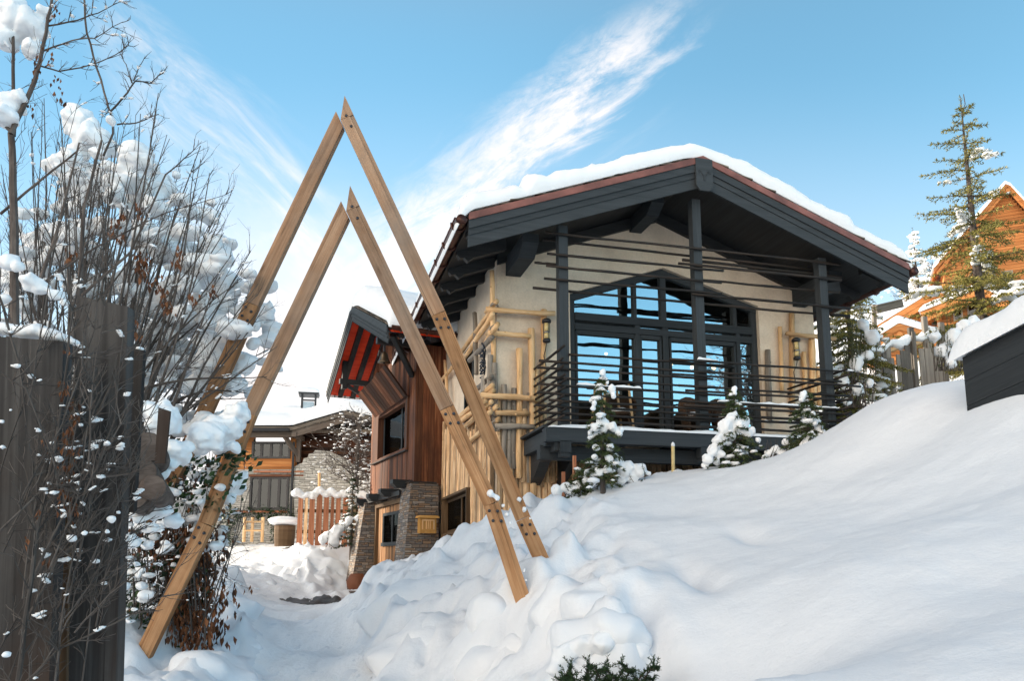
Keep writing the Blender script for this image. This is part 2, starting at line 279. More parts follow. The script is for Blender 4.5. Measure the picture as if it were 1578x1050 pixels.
# ---------------------------------------------------------------- mesh helpers
class MB:
    def __init__(s): s.v = []; s.f = []; s.uv = []; s.r = []
    def face(s, pts, uvs, r):
        i = len(s.v); s.v += [tuple(p) for p in pts]; s.f.append(tuple(range(i, i+len(pts)))); s.uv += uvs; s.r += [r]*len(pts)
    def add(s, vs, fs, uvf=None, r=None):
        """shared verts; uvf(face index, vert index)->uv"""
        r = random.random() if r is None else r
        i = len(s.v); s.v += [tuple(p) for p in vs]
        for k, f in enumerate(fs):
            s.f.append(tuple(i+j for j in f))
            for j in f: s.uv.append(uvf(k, j) if uvf else (vs[j][0]+vs[j][1], vs[j][2]))
            s.r += [r]*len(f)
    def hexa(s, c8, r=None, L=None):
        """8 corners: 0-3 one end ring, 4-7 other end ring; uv runs along 0->4"""
        c8 = [Vector(c) for c in c8]; r = random.random() if r is None else r; o1 = random.random()*40; o2 = random.random()*40
        ln = (c8[4]-c8[0]).length if L is None else L
        off = 0
        for k in range(4):
            a, b = k, (k+1) % 4; wdt = (c8[b]-c8[a]).length
            s.face([c8[a], c8[b], c8[b+4], c8[a+4]], [(o1, o2+off), (o1, o2+off+wdt), (o1+ln, o2+off+wdt), (o1+ln, o2+off)], r); off += wdt+.01
        w1 = (c8[1]-c8[0]).length; w2 = (c8[3]-c8[0]).length
        s.face([c8[3], c8[2], c8[1], c8[0]], [(o1, o2), (o1+w1, o2), (o1+w1, o2+w2), (o1, o2+w2)], r)
        s.face([c8[4], c8[5], c8[6], c8[7]], [(o1, o2), (o1+w1, o2), (o1+w1, o2+w2), (o1, o2+w2)], r)
    def beam(s, a, b, w, h, up=(0, 0, 1), r=None, w2=None, h2=None):
        a = Vector(a); b = Vector(b); d = (b-a).normalized(); up = Vector(up); x = d.cross(up)
        if x.length < 1e-4: x = d.cross(Vector((1, 0, 0)))
        x.normalize(); y = x.cross(d).normalized(); w2 = w2 or w; h2 = h2 or h
        R = lambda c, w, h: [c-x*w/2-y*h/2, c+x*w/2-y*h/2, c+x*w/2+y*h/2, c-x*w/2+y*h/2]
        s.hexa(R(a, w, h)+R(b, w2, h2), r)
    def box(s, fr, u0, u1, v0, v1, z0, z1, axis='z', r=None):
        c = fr.w
        if axis == 'z': a = [c(u0, v0, z0), c(u1, v0, z0), c(u1, v1, z0), c(u0, v1, z0)]; b = [c(u0, v0, z1), c(u1, v0, z1), c(u1, v1, z1), c(u0, v1, z1)]
        elif axis == 'u': a = [c(u0, v0, z0), c(u0, v0, z1), c(u0, v1, z1), c(u0, v1, z0)]; b = [c(u1, v0, z0), c(u1, v0, z1), c(u1, v1, z1), c(u1, v1, z0)]; a, b = b, a; 
        else: a = [c(u0, v0, z0), c(u0, v0, z1), c(u1, v0, z1), c(u1, v0, z0)]; b = [c(u0, v1, z0), c(u0, v1, z1), c(u1, v1, z1), c(u1, v1, z0)]
        s.hexa(a+b, r)
    def prism(s, fr, pts, v0, v1, r=None, plane='uz'):
        """closed (a,z) outline extruded along the other level axis (v for 'uz', u for 'vz'); ngon caps"""
        r = random.random() if r is None else r; n = len(pts)
        W = (lambda a, z, v: fr.w(a, v, z)) if plane == 'uz' else (lambda a, z, v: fr.w(v, a, z))
        for v in (v0, v1): s.face([W(a, z, v) for a, z in (pts if v == v0 else pts[::-1])], [(a, z) for a, z in (pts if v == v0 else pts[::-1])], r)
        for i in range(n):
            (a, z), (b, y) = pts[i], pts[(i+1) % n]; L = math.hypot(a-b, z-y)
            s.face([W(b, y, v0), W(a, z, v0), W(a, z, v1), W(b, y, v1)], [(v0, L), (v0, 0), (v1, 0), (v1, L)], r)
    def tube(s, pts, rad, n=8, r=None, cap=True):
        pts = [Vector(p) for p in pts]; rad = rad if isinstance(rad, (list, tuple)) else [rad]*len(pts)
        r = random.random() if r is None else r; o1 = random.random()*40; base = len(s.v); ln = 0; us = []
        x = None
        for i, p in enumerate(pts):
            d = (pts[min(i+1, len(pts)-1)]-pts[max(i-1, 0)]).normalized()
            if x is None: x = d.cross(Vector((0.3, .2, 1))); x = x if x.length > .05 else d.cross(Vector((1, 0, 0)))
            x = (x-d*x.dot(d)).normalized(); y = d.cross(x)
            if i: ln += (p-pts[i-1]).length
            us.append(ln)
            for k in range(n):
                a = 2*PI*k/n; s.v.append(tuple(p+(x*math.cos(a)+y*math.sin(a))*rad[i]))
        C = 2*PI*max(rad)
        for i in range(len(pts)-1):
            for k in range(n):
                k2 = (k+1) % n
                s.f.append((base+i*n+k, base+i*n+k2, base+(i+1)*n+k2, base+(i+1)*n+k))
                s.uv += [(o1+us[i], o1+C*k/n), (o1+us[i], o1+C*(k+1)/n), (o1+us[i+1], o1+C*(k+1)/n), (o1+us[i+1], o1+C*k/n)]; s.r += [r]*4
        if cap:
            for i, fl in ((0, True), (len(pts)-1, False)):
                ring = [base+i*n+k for k in range(n)]; ring = ring[::-1] if fl else ring
                s.f.append(tuple(ring)); s.uv += [(o1+.1*math.cos(2*PI*k/n), o1+.1*math.sin(2*PI*k/n)) for k in range(n)]; s.r += [r]*n
    def lathe(s, c, prof, n=16, axis=(0, 0, 1), r=None):
        ax = Vector(axis).normalized(); c = Vector(c); x = ax.orthogonal().normalized(); y = ax.cross(x)
        s_pts = [c+ax*h for _, h in prof]; base = len(s.v); r = random.random() if r is None else r
        for (rr, h) in prof:
            for k in range(n):
                a = 2*PI*k/n; s.v.append(tuple(c+ax*h+(x*math.cos(a)+y*math.sin(a))*rr))
        for i in range(len(prof)-1):
            for k in range(n):
                k2 = (k+1) % n; s.f.append((base+i*n+k, base+i*n+k2, base+(i+1)*n+k2, base+(i+1)*n+k))
                s.uv += [(k/n, prof[i][1]), ((k+1)/n, prof[i][1]), ((k+1)/n, prof[i+1][1]), (k/n, prof[i+1][1])]; s.r += [r]*4
        for i, fl in ((0, True), (len(prof)-1, False)):
            if prof[i][0] < 1e-4: continue
            ring = [base+i*n+k for k in range(n)]; ring = ring[::-1] if fl else ring
            s.f.append(tuple(ring)); s.uv += [(0, 0)]*n; s.r += [r]*n
    def blob(s, c, rx, ry, rz, seed=0, sub=2, amp=.22, freq=1.6, flat=0.0):
        vs, fs = ICO[sub]; c = Vector(c); out = []
        for v in vs:
            k = 1+amp*mnoise.noise(v*freq+Vector((seed*7.3, seed*3.1, seed*1.7)))*1.6
            z = v.z*k*rz
            if z < 0: z *= (1-flat)
            out.append((c.x+v.x*k*rx, c.y+v.y*k*ry, c.z+z))
        s.add(out, fs, None, .5)
    def build(s, name, mat, parent=None, smooth=False):
        me = bpy.data.meshes.new(name)
        off = Vector((0, 0, 0))
        if parent is not None:
            q = parent
            while q is not None: off += q.location; q = q.parent
        va = np.array(s.v, dtype=np.float32)-np.array(off, dtype=np.float32) if s.v else np.zeros((0, 3), np.float32)
        org = None
        if parent is None:
            org = Vector(((va[:, 0].min()+va[:, 0].max())/2, (va[:, 1].min()+va[:, 1].max())/2, va[:, 2].min())); va = va-np.array(org, dtype=np.float32)
        me.from_pydata(va.tolist(), [], s.f)
        uvl = me.uv_layers.new(name='UVMap'); uvl.data.foreach_set('uv', np.array(s.uv, dtype=np.float32).ravel())
        at = me.attributes.new('rnd', 'FLOAT', 'CORNER'); at.data.foreach_set('value', np.array(s.r, dtype=np.float32))
        me.materials.append(mat)
        if smooth: me.polygons.foreach_set('use_smooth', [True]*len(me.polygons))
        me.update(); o = bpy.data.objects.new(name, me); col.objects.link(o)
        if parent is not None: o.parent = parent
        else: o.location = org
        if parent is not None and name in ('twig_snow', 'dead_leaves', 'ivy_leaves', 'foliage', 'twigs', 'snow_clumps'): o['kind'] = 'stuff'
        return o
def _ico(sub):
    bm = bmesh.new(); bmesh.ops.create_icosphere(bm, subdivisions=sub, radius=1); bm.verts.ensure_lookup_table()
    r = ([v.co.copy() for v in bm.verts], [tuple(v.index for v in f.verts) for f in bm.faces]); bm.free(); return r
ICO = {k: _ico(k) for k in (1, 2, 3)}
def tag(o, label=None, cat=None, group=None, kind=None):
    if label: o['label'] = label
    if cat: o['category'] = cat
    if group: o['group'] = group
    if kind: o['kind'] = kind
    return o
def thing(name, label, cat, loc, group=None):
    o = bpy.data.objects.new(name, None); col.objects.link(o); o.location = loc; o.empty_display_size = .2
    return tag(o, label, cat, group)
def copy_tree(o, parent=None):
    c = o.copy(); col.objects.link(c); c.parent = parent
    for ch in o.children: copy_tree(ch, c)
    return c
def fuse(o, voxel=.03, smooth=6, fac=.5, disp=0.0, dscale=.25):
    """weld overlapping lumps of one snow mesh into one soft skin"""
    if o.parent: o['kind'] = 'stuff'
    m = o.modifiers.new('remesh', 'REMESH'); m.mode = 'VOXEL'; m.voxel_size = voxel; m.use_smooth_shade = True
    s = o.modifiers.new('smooth', 'SMOOTH'); s.factor = fac; s.iterations = smooth
    if disp:
        tx = bpy.data.textures.get('lumps%g' % dscale) or bpy.data.textures.new('lumps%g' % dscale, 'CLOUDS'); tx.noise_scale = dscale; tx.noise_depth = 3
        d = o.modifiers.new('lumps', 'DISPLACE'); d.texture = tx; d.strength = disp; d.mid_level = .5; d.texture_coords = 'LOCAL'
    return o
# numpy value noise
_tab = rng.random((256, 256))
def vn(x, y):
    xi = np.floor(x).astype(int); yi = np.floor(y).astype(int); fx = x-xi; fy = y-yi; fx = fx*fx*fx*(fx*(fx*6-15)+10); fy = fy*fy*fy*(fy*(fy*6-15)+10)
    a = _tab[xi % 256, yi % 256]; b = _tab[(xi+1) % 256, yi % 256]; c = _tab[xi % 256, (yi+1) % 256]; d = _tab[(xi+1) % 256, (yi+1) % 256]
    return (a*(1-fx)+b*fx)*(1-fy)+(c*(1-fx)+d*fx)*fy-.5
def fbm(x, y, oct=4, g=.5):
    s = 0; a = 1
    for k in range(oct): s = s+a*vn(x*2**k+17.3*k, y*2**k+5.1*k); a *= g
    return s
def snow_pad(name, base, L, W, T, parent, edge=.3, over=.0, nl=60, nw=20, lump=.12, lfreq=1.5, seed=0, mat='snow', edge_w=None, prof=None, sag=0.0, bulge=0.0):
    """a rounded blanket of snow on a surface. base(s,t,h)->world point with s in 0..L, t in 0..W, h = height over the surface"""
    ew = edge_w if edge_w is not None else edge
    b = MB(); nv = []; S = np.linspace(0, 1, nl+1); Tt = np.linspace(0, 1, nw+1)
    warp = lambda x: .5-.5*math.cos(PI*x)
    top = []; bot = []
    for i in range(nl+1):
        for j in range(nw+1):
            s = warp(S[i])*L; t = warp(Tt[j])*W
            wob = 1+.5*float(fbm(np.array(s*3.1+seed), np.array(t*3.1+4.0), 4, .6)); ds = min(s, L-s)/max(edge*wob, 1e-3); dt = min(t, W-t)/max(ew*wob, 1e-3)
            q = 1.0
            for d in (ds, dt):
                if d < 1: q *= math.sqrt(max(0, 1-(1-d)**2))
            h = T*q*(1+lump*2*float(fbm(np.array(s*lfreq+seed*3.3), np.array(t*lfreq+seed*1.7), 4)))*(prof(s, t) if prof else 1)
            ss = s+(over*(1 if s > L/2 else -1)*(1 if ds < .8 else 0)*(1-min(1, ds))**.5 if over else 0)
            top.append(base(s, t, max(h, .004))); bot.append(base(s, t, -.002 - sag*(1-min(1, ds))*0))
    n = len(top); vs = top+bot; fs = []; w1 = nw+1
    for i in range(nl):
        for j in range(nw):
            a = i*w1+j; fs.append((a, a+1, a+w1+1, a+w1)); fs.append((n+a, n+a+w1, n+a+w1+1, n+a+1))
    for i in range(nl):
        a = i*w1; fs.append((a, a+w1, n+a+w1, n+a)); a = i*w1+nw; fs.append((a+w1, a, n+a, n+a+w1))
    for j in range(nw):
        a = j; fs.append((a+1, a, n+a, n+a+1)); a = nl*w1+j; fs.append((a, a+1, n+a+1, n+a))
    b.add(vs, fs, lambda k, j: (0, 0), .5)
    return b.build(name, M[mat], parent, smooth=True)

# ================================================================ the ground: one sheet of snow with the lane trodden into it
H = Frame((-0.298, 14.5), 15)          # main house: corner of its walls
T = Frame(tuple(P(636, 865, 19.5))[:2], 25)   # timber tower
CP = [  # measured (px, py, depth) points of the snow surface
 # right bank, near to crest
 (1578,1050,3.1), (1400,1050,3.4), (1250,1050,3.7), (1100,1050,4.1), (1000,1045,4.6), (1500,900,4.6), (1300,930,4.9), (1150,940,5.6),
 (1050,960,5.9), (1578,760,6.0), (1450,770,6.9), (1300,800,7.2), (1180,820,7.6), (1060,850,7.8), (960,900,7.4), (1400,690,8.8), (1300,720,9.2),
 (1180,760,9.6), (1050,790,9.8), (950,810,9.4), (880,850,8.9), (1290,655,11.2), (1340,622,10.8), (1390,602,10.2), (1450,595,9.6), (1530,597,9.0), (1578,565,8.5),
 (1200,702,12.2), (1090,718,12.6), (1000,732,12.6), (960,742,12.6), (900,752,12.6), (850,765,12.6),
 (830,790,11.4), (790,800,11.8), (740,815,12.6), (700,832,13.2), (650,862,13.4), (600,882,13.2), (562,900,13.0), (541,925,12.6),
 # bank face
 (830,860,8.6), (800,925,8.2), (760,880,9.6), (700,900,10.6), (640,930,10.6), (600,945,10.5), (620,905,11.4), (575,975,10.0), (555,940,12.0),
 (850,950,7.2), (900,1000,6.3), (800,1000,7.4), (740,960,8.4), (660,990,8.8), (605,1005,9.1), (830,1045,6.4), (740,1045,7.3), (650,1050,7.9), (920,1050,5.5),
 # lane
 (590,1050,8.6), (500,1050,8.6), (440,1050,8.6), (560,1000,10.6), (480,1000,10.6), (420,1000,10.6), (500,955,13.6), (430,955,13.6), (470,933,16.5), (430,930,17.0),
 (500,925,18.0), (400,905,20.0), (370,880,23.0), (420,880,23.5), (360,855,27.0), (400,842,29.0), (450,838,29.5), (340,850,28.0),
 # ploughed heap beyond the lane
 (470,915,20.8), (530,914,21.6), (550,912,22.8), (575,905,21.2), (440,888,22.2), (500,880,23.2), (535,872,24.2), (470,845,24.8), (430,852,25.0), (540,842,26.0),
 # left bank
 (340,985,9.0), (390,970,9.8), (350,915,12.0), (390,930,12.4), (320,1040,7.4), (400,1045,8.0), (250,1035,7.2), (160,1048,6.6), (60,1040,6.0), (300,900,12.5), (345,890,16.0), (330,862,22.0),
 # behind
 (560,760,40), (400,800,40), (300,820,40),
]
CW = [ # world points (x, y, z)
 (-2,2,-.1), (0,2.2,.1), (1.5,2.0,.55), (3,2,1.2), (0,0,-.2), (-2,-4,-.6), (3,-4,.0), (0,-12,-1.4), (-10,-4,-.4), (12,-4,1.2), (-1.5,4,0), (0,4,.25), (1,4.6,.6), (-3,4,.1), (-6,4,.2), (-10,8,.6),
 (8,6,3.4), (12,8,4.2), (16,6,4.4), (20,14,6.5),
 (0,13.6,2.55), (2,14.6,2.85), (4,15,2.95), (6.5,15.5,3.3), (9,16,4.2), (-1,15,2.0), (-1.8,17,1.6), (-2.4,18.4,.75), (-3.2,18.9,.6), (-4.3,20.6,.6), (1.5,18,2.9), (5,20,3.4),
 (9.5,18,4.6), (11.5,20,5.4), (9,25,5.8), (14,24,7.4), (16,30,9.5), (24,32,11.5), (20,44,13), (30,60,19), (50,60,22), (60,30,16), (60,100,30), (32,75,27), (20,70,17), (8,60,8), (10,100,8),
 (-12,16,.9), (-20,20,1.2), (-30,30,2.5), (-12,34,2.6), (-5,34,2.9), (-2,28,2.6), (-10,60,5), (-30,60,5), (-50,90,6), (-60,20,2), (-60,-30,0), (60,-30,4), (-10,100,8), (0,-60,-2), (-60,100,6), (0,60,7),
]
_pts = np.array([tuple(P(*c)) for c in CP]+CW)
_xy = _pts[:, :2]; _z = _pts[:, 2]
def _phi(d2): return np.sqrt(d2+0.16)
_A = _phi(((_xy[:, None]-_xy[None])**2).sum(-1)); _n = len(_pts)
_big = np.zeros((_n+3, _n+3)); _big[:_n, :_n] = _A-np.eye(_n)*0.02; _big[:_n, _n:] = np.c_[np.ones(_n), _xy]; _big[_n:, :_n] = _big[:_n, _n:].T
_wt = np.linalg.solve(_big, np.r_[_z, 0, 0, 0])
LYY = [2, 8.6, 10.6, 13.6, 17, 20, 23.5, 27, 31]; LCC = [-1.8, -2.1, -2.72, -3.65, -4.6, -5.9, -7.9, -9.6, -10.6]; LWW = [.6, .62, .66, .82, 1.1, 1.3, 1.3, 1.6, 2.2]
def lane_mask(x, y):
    """1 on the trodden lane, 0 off it"""
    yy = [2, 8.6, 10.6, 13.6, 17, 20, 23.5, 27, 31]; cc = LCC; ww = LWW
    c = np.interp(y, yy, cc); w = np.interp(y, yy, ww)
    d = (np.abs(x-c)-w)/.30
    return np.clip(.5-d, 0, 1)*(y < 33)
BUMPS = []   # (x, y, radius x, radius y, height)
def addbump(px, py, Y, rx, ry, h):
    q = P(px, py, Y); BUMPS.append((q.x, q.y, rx, ry, h))
addbump(925, 915, 6.9, .55, .75, .26); addbump(880, 870, 7.9, .4, .5, .10); addbump(770, 950, 8.6, .55, .5, .14); addbump(620, 905, 12.0, .9, .7, .16)
addbump(700, 940, 9.8, .5, .4, .12); addbump(640, 985, 9.2, .5, .4, .10); addbump(480, 868, 23.8, 1.2, .9, .25)
addbump(800, 985, 7.9, .16, .7, -.22); addbump(845, 990, 7.1, .25, .5, .14); addbump(722, 1008, 7.9, .22, .12, -.16); addbump(700, 880, 11.3, .7, .6, .12)
addbump(1005, 975, 5.6, .12, .7, -.26); addbump(1070, 900, 6.9, .13, .6, -.16); addbump(1150, 820, 8.0, .12, .6, -.09)
addbump(852, 872, 8.7, .30, .35, .14); addbump(815, 935, 8.3, .30, .35, .16); addbump(940, 1040, 5.35, .34, .22, -.55); addbump(930, 975, 5.95, .40, .30, .20)
def terrain(x, y, detail=True):
    x = np.asarray(x, float); y = np.asarray(y, float); sh = x.shape; X = x.ravel(); Y = y.ravel(); out = np.empty(X.shape)
    for i in range(0, len(X), 20000):
        a = X[i:i+20000]; b = Y[i:i+20000]
        d = (a[:, None]-_xy[None, :, 0])**2+(b[:, None]-_xy[None, :, 1])**2
        out[i:i+20000] = _phi(d)@_wt[:_n]+_wt[_n]+_wt[_n+1]*a+_wt[_n+2]*b
    for (bx, by, rx, ry, h) in BUMPS: out += h*np.exp(-(((X-bx)/rx)**2+((Y-by)/ry)**2))
    if detail:
        ln = lane_mask(X, Y)
        calm = 1/(1+np.exp(-(X-.95-.05*(Y-5))/.12))*(Y < 13)*.93     # smooth wind-laid snow on the right
        rough = (1-calm)*(1-ln)
        near = np.clip((30-Y)/12, .15, 1)
        out += fbm(X*.35, Y*.35, 3)*.10
        big = fbm(X*1.5+3, Y*1.2, 4, .48); rid = np.abs(fbm(X*2.3+9, Y*1.1+4, 3, .5))
        out += rough*(big*.34-rid*.34+fbm(X*3.4+2, Y*2.6, 3, .55)*.10)*near
        out += rough * fbm(X*6, Y*6, 3) * .040 * near
        out += calm*(fbm(X*1.2, Y*2.2, 3)*.022+fbm(X*.5+Y*.2, Y*.9, 2)*.05)
        out += (1-ln)*fbm(X*14, Y*14, 2)*.010*np.clip((12-Y)/8, 0, 1)
        heap = np.exp( - ( ((X+6.9)/1.7)**2 + ((Y-23.6)/1.4)**2 ) ); out += heap*fbm(X*2.6, Y*2.6, 4, .6)*.42
        out += ln*(fbm(X*3.2, Y*1.6, 4, .6)*.09 - .13)
        cc = np.interp(Y, LYY, LCC); lw_ = np.interp(Y, LYY, LWW)
        out += np.exp(-((np.abs(X-cc)-lw_-.38)/.26)**2)*(.10+fbm(X*2, Y*1.3, 3)*.14)*(Y < 26)*(Y > 5)
    return out.reshape(sh)
def axis(parts):
    a = []
    for lo, hi, st in parts: a += list(np.arange(lo, hi, st))
    return np.array(a)
gx_ = axis([(-300, -60, 30), (-60, -16, 2.5), (-16, -7, .3), (-7, 8, .055), (8, 16, .3), (16, 60, 2.0), (60, 301, 30)])
gy_ = axis([(-200, -20, 20), (-20, 1.5, 1.5), (1.5, 13.4, .06), (13.4, 25, .09), (25, 40, .5), (40, 100, 3), (100, 601, 50)])
GXm, GYm = np.meshgrid(gx_, gy_); Zm = terrain(np.clip(GXm, -60, 60), np.clip(GYm, -60, 100))
far = np.clip((np.hypot(np.clip(np.abs(GXm)-60, 0, None), np.clip(GYm-100, 0, None)))/60, 0, 4); Zm = Zm+far*fbm(GXm/90, GYm/90, 3)*10
def terr(x, y): return float(terrain(np.array([x]), np.array([y]))[0])
def make_ground():
    ny, nx = GXm.shape; v = np.stack([GXm, GYm, Zm], -1).reshape(-1, 3)
    idx = np.arange(ny*nx).reshape(ny, nx); f = np.stack([idx[:-1, :-1], idx[:-1, 1:], idx[1:, 1:], idx[1:, :-1]], -1).reshape(-1, 4)
    me = bpy.data.meshes.new('snow_ground'); me.vertices.add(len(v)); me.vertices.foreach_set('co', v.astype(np.float32).ravel())
    me.loops.add(f.size); me.loops.foreach_set('vertex_index', f.ravel().astype(np.int32)); me.polygons.add(len(f))
    me.polygons.foreach_set('loop_start', np.arange(0, f.size, 4, dtype=np.int32)); me.polygons.foreach_set('loop_total', np.full(len(f), 4, dtype=np.int32))
    me.polygons.foreach_set('use_smooth', np.ones(len(f), dtype=bool)); me.materials.append(M['snow_ground']); me.update(); me.validate()
    o = bpy.data.objects.new('snow_ground', me); col.objects.link(o); return tag(o, kind='structure', label='deep untouched snow over the garden slope and banks')
ground = make_ground()
def sheet(name, mat, inside, x0, x1, y0, y1, st, lift, label):
    """a thin sheet following the ground where inside(x, y) holds"""
    xs = np.arange(x0, x1, st); ys = np.arange(y0, y1, st); A, B = np.meshgrid(xs, ys); Z = terrain(A, B)+(lift if not isinstance(lift, tuple) else lift[0]+lift[1](A, B)); K = inside(A, B)
    b = MB(); idx = -np.ones(A.shape, int); vs = []
    for i in range(A.shape[0]):
        for j in range(A.shape[1]):
            if K[i, j]: idx[i, j] = len(vs); vs.append((A[i, j], B[i, j], Z[i, j]))
    fs = [(idx[i, j], idx[i, j+1], idx[i+1, j+1], idx[i+1, j]) for i in range(len(ys)-1) for j in range(len(xs)-1) if min(idx[i, j], idx[i, j+1], idx[i+1, j+1], idx[i+1, j]) >= 0]
    b.add(vs, fs, lambda k, j: (0, 0), .5); o = b.build(name, mat, None, True); return tag(o, label=label, kind='structure')
sheet('road', M['road'], lambda x, y: lane_mask(x, y) > .02, -14, .5, 3, 31.5, .11, (-.03, lambda x, y: .04*np.clip(lane_mask(x, y)*2.2, 0, 1)), 'trodden snow lane running up past the timber arches')
sheet('asphalt', M['asphalt'], lambda x, y: ((x+4.75)/1.0)**2 + ((y-19.9)/1.2)**2 + fbm(x*1.5, y*1.5, 3)*.9 < 1, -7, -1, 16.5, 23, .07, .024, 'wet bare asphalt at the foot of the timber tower')

# lumps of shovelled snow lying on the banks
def surf(px, py, y0=3.0, y1=30.0):
    r = ray(px, py); ys = np.arange(y0, y1, .05); k = ys/r.y; X = EYE.x+r.x*k; Z = EYE.z+r.z*k; t = terrain(X, ys); i = int(np.argmax(t > Z)); return Vector((X[i], ys[i], t[i]))
def mounds(name, label, lst, vox=.035, sm=14, disp=.09, ds=.3, sink=.55, nk=2):
    m = MB()
    for i, (px, py, r, sx_, sz_) in enumerate(lst):
        p = surf(px, py); R = r/F*p.y; m.blob(p+Vector((0, R*sink*.8, -R*sink*.75)), R*sx_, R*1.05, R*sz_, i*1.9+3, 3, .30, 1.7)
        for k in range(nk):
            q = p+Vector((random.uniform(-1, 1)*R*sx_*.9, R*.3, random.uniform(-1, .8)*R*.6)); m.blob(q+Vector((0, R*.25, -R*.2)), R*.42, R*.42, R*.36, i+k*.7, 2, .3)
    o = m.build(name, M['snow_ground'], None, True); tag(o, label=label, kind='structure'); fuse(o, vox, sm, .5, disp, ds); return o
random.seed(77)
mounds('snow_bank', 'overhanging lump of drifted snow above the evergreen fronds', [(880, 925, 58, 1.1, 1.0), (935, 915, 62, 1.2, .9), (905, 975, 50, 1.1, 1.0), (960, 960, 46, 1.0, .9), (862, 990, 26, .9, 1.1)], .035, 26, .06, .5, .72, 0)
mounds('snow_bank', 'broad shovelled swells of snow along the foot of the bank by the lane', [(640, 915, 70, 1.3, .8), (580, 940, 34, 1.1, .8), (720, 890, 66, 1.3, .7), (700, 965, 74, 1.1, .8), (765, 930, 50, 1.0, .9), (620, 990, 56, 1.1, .8), (755, 1015, 60, 1.0, .8), (800, 990, 32, .9, 1.0)], .045, 34, .07, .55, .82, 0)
mounds('snow_bank', 'low shovelled snow mound on the left side of the lane', [(360, 930, 34, 1.1, .8), (345, 985, 46, 1.1, .8), (300, 1015, 40, 1.2, .8), (352, 1040, 42, 1.1, .8)], .045, 26, .06, .45, .75, 0)
mounds('snow_bank', 'heap of ploughed snow between the lane and the board fence', [(430, 880, 16, 1.3, .9), (465, 868, 20, 1.3, .9), (505, 872, 18, 1.3, .9), (450, 895, 14, 1.2, .8), (495, 893, 14, 1.2, .8), (525, 885, 14, 1.2, .8), (415, 900, 10, 1.2, .8), (480, 852, 14, 1.4, .8)], .07, 4, .12, .3, .5, 2)

# unseen slope added west of the lane, shaped to put the garden in shade
def shade_hill():
    b = MB(); nx, ny = 30, 90
    xs = np.linspace(-130, -44, nx); ys = np.linspace(-80, 56, ny); A, B = np.meshgrid(xs, ys)
    t = (A+44)/-86; h = 40*np.sin(np.clip(t*3.2, 0, 1)*PI/2)+fbm(A/9, B/9, 4)*2.0*np.clip(t*4, 0, 1)
    e = np.clip((22.0-(B+.268*A))/2.0, 0, 1)*np.clip((B+.268*A+8)/4, 0, 1); Z = np.clip(h*e, 0, None)-1.0
    vs = [(A[i, j], B[i, j], Z[i, j]) for i in range(ny) for j in range(nx)]
    fs = [(i*nx+j, i*nx+j+1, (i+1)*nx+j+1, (i+1)*nx+j) for i in range(ny-1) for j in range(nx-1)]
    b.add(vs, fs, lambda k, j: (0, 0), .5); tag(b.build('shade_hillside', M['snow_ground'], None, True), kind='structure')
shade_hill()

# ================================================================ the main house
W7 = 7.1; RC = 3.42; APX = 8.93; SL = .375; RV0 = -2.0; RV1 = 12.0; UL = -.98; UR = 7.82
rz = lambda u: APX-SL*abs(u-RC)          # top of the roof boards
house = thing('chalet', 'large cream plastered chalet with charcoal balcony, big glazed gable and snow on its roof', 'house', H.w(0, 0, 2.4))
WL, WR, WZ0 = 1.50, 5.75, 3.95; WTL, WTA, WTR, WAU = 6.88, 7.62, 6.98, 3.56
gz_at = lambda u: rz(u)-.22
b = MB()
b.prism(H, [(0, 1.5), (WL, 1.5), (WL, gz_at(WL)), (0, gz_at(0))], 0, .35, .5)
b.prism(H, [(WR, 1.5), (W7, 1.5), (W7, gz_at(W7)), (WR, gz_at(WR))], 0, .35, .5)
b.prism(H, [(WL, 1.5), (WR, 1.5), (WR, WZ0), (WL, WZ0)], 0, .35, .5)
b.prism(H, [(WL, WTL), (WAU, WTA), (WAU, gz_at(WAU)), (RC, gz_at(RC)), (WL, gz_at(WL))], 0, .35, .5)
b.prism(H, [(WAU, WTA), (WR, WTR), (WR, gz_at(WR)), (WAU, gz_at(WAU))], 0, .35, .5)
b.build('front_wall', M['plaster'], house)
b = MB(); b.box(H, 0.003, .35, .35, 11.5, 1.0, 7.5, r=.5); b.build('side_wall', M['plaster'], house)
b = MB(); b.box(H, W7-.35, W7-.003, .35, 11.5, 1.5, 7.45, r=.5); b.box(H, .35, W7-.35, 11.2, 11.5, 1.5, 7.6, r=.5); b.build('rear_wall', M['plaster'], house)
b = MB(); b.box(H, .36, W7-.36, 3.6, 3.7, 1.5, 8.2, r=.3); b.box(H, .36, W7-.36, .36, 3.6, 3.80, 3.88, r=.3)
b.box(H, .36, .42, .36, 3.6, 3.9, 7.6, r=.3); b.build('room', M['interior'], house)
for (u, z, s) in ((2.9, 6.15, .035), (5.0, 5.98, .05), (5.55, 6.0, .05), (4.5, 6.02, .03)):
    l = MB(); l.lathe(H.w(u, 1.6, z+.05), [(.02, .25), (.03, .1), (.09, .06), (.10, .05)], 12); lp = l.build('pendant_lamp', M['metal'], house)
    l = MB(); l.blob(H.w(u, 1.6, z), s, s, s, 0, 2, 0); l.build('bulb', M['bulb'], lp, True)
b = MB()
for (u0, u1) in ((2.86, 2.98), (5.28, 5.42), (1.60, 1.68)):
    n = 10; pts = [(u0+(u1-u0)*i/n, .42+.03*math.sin(i*2.1)) for i in range(n+1)]
    b = MB(); vs = [H.w(u, v, z) for z in (3.95, 6.6) for u, v in pts]; b.add(vs, [(i, i+1, n+2+i, n+1+i) for i in range(n)])
    b.build('curtain', M['curtain'], house)

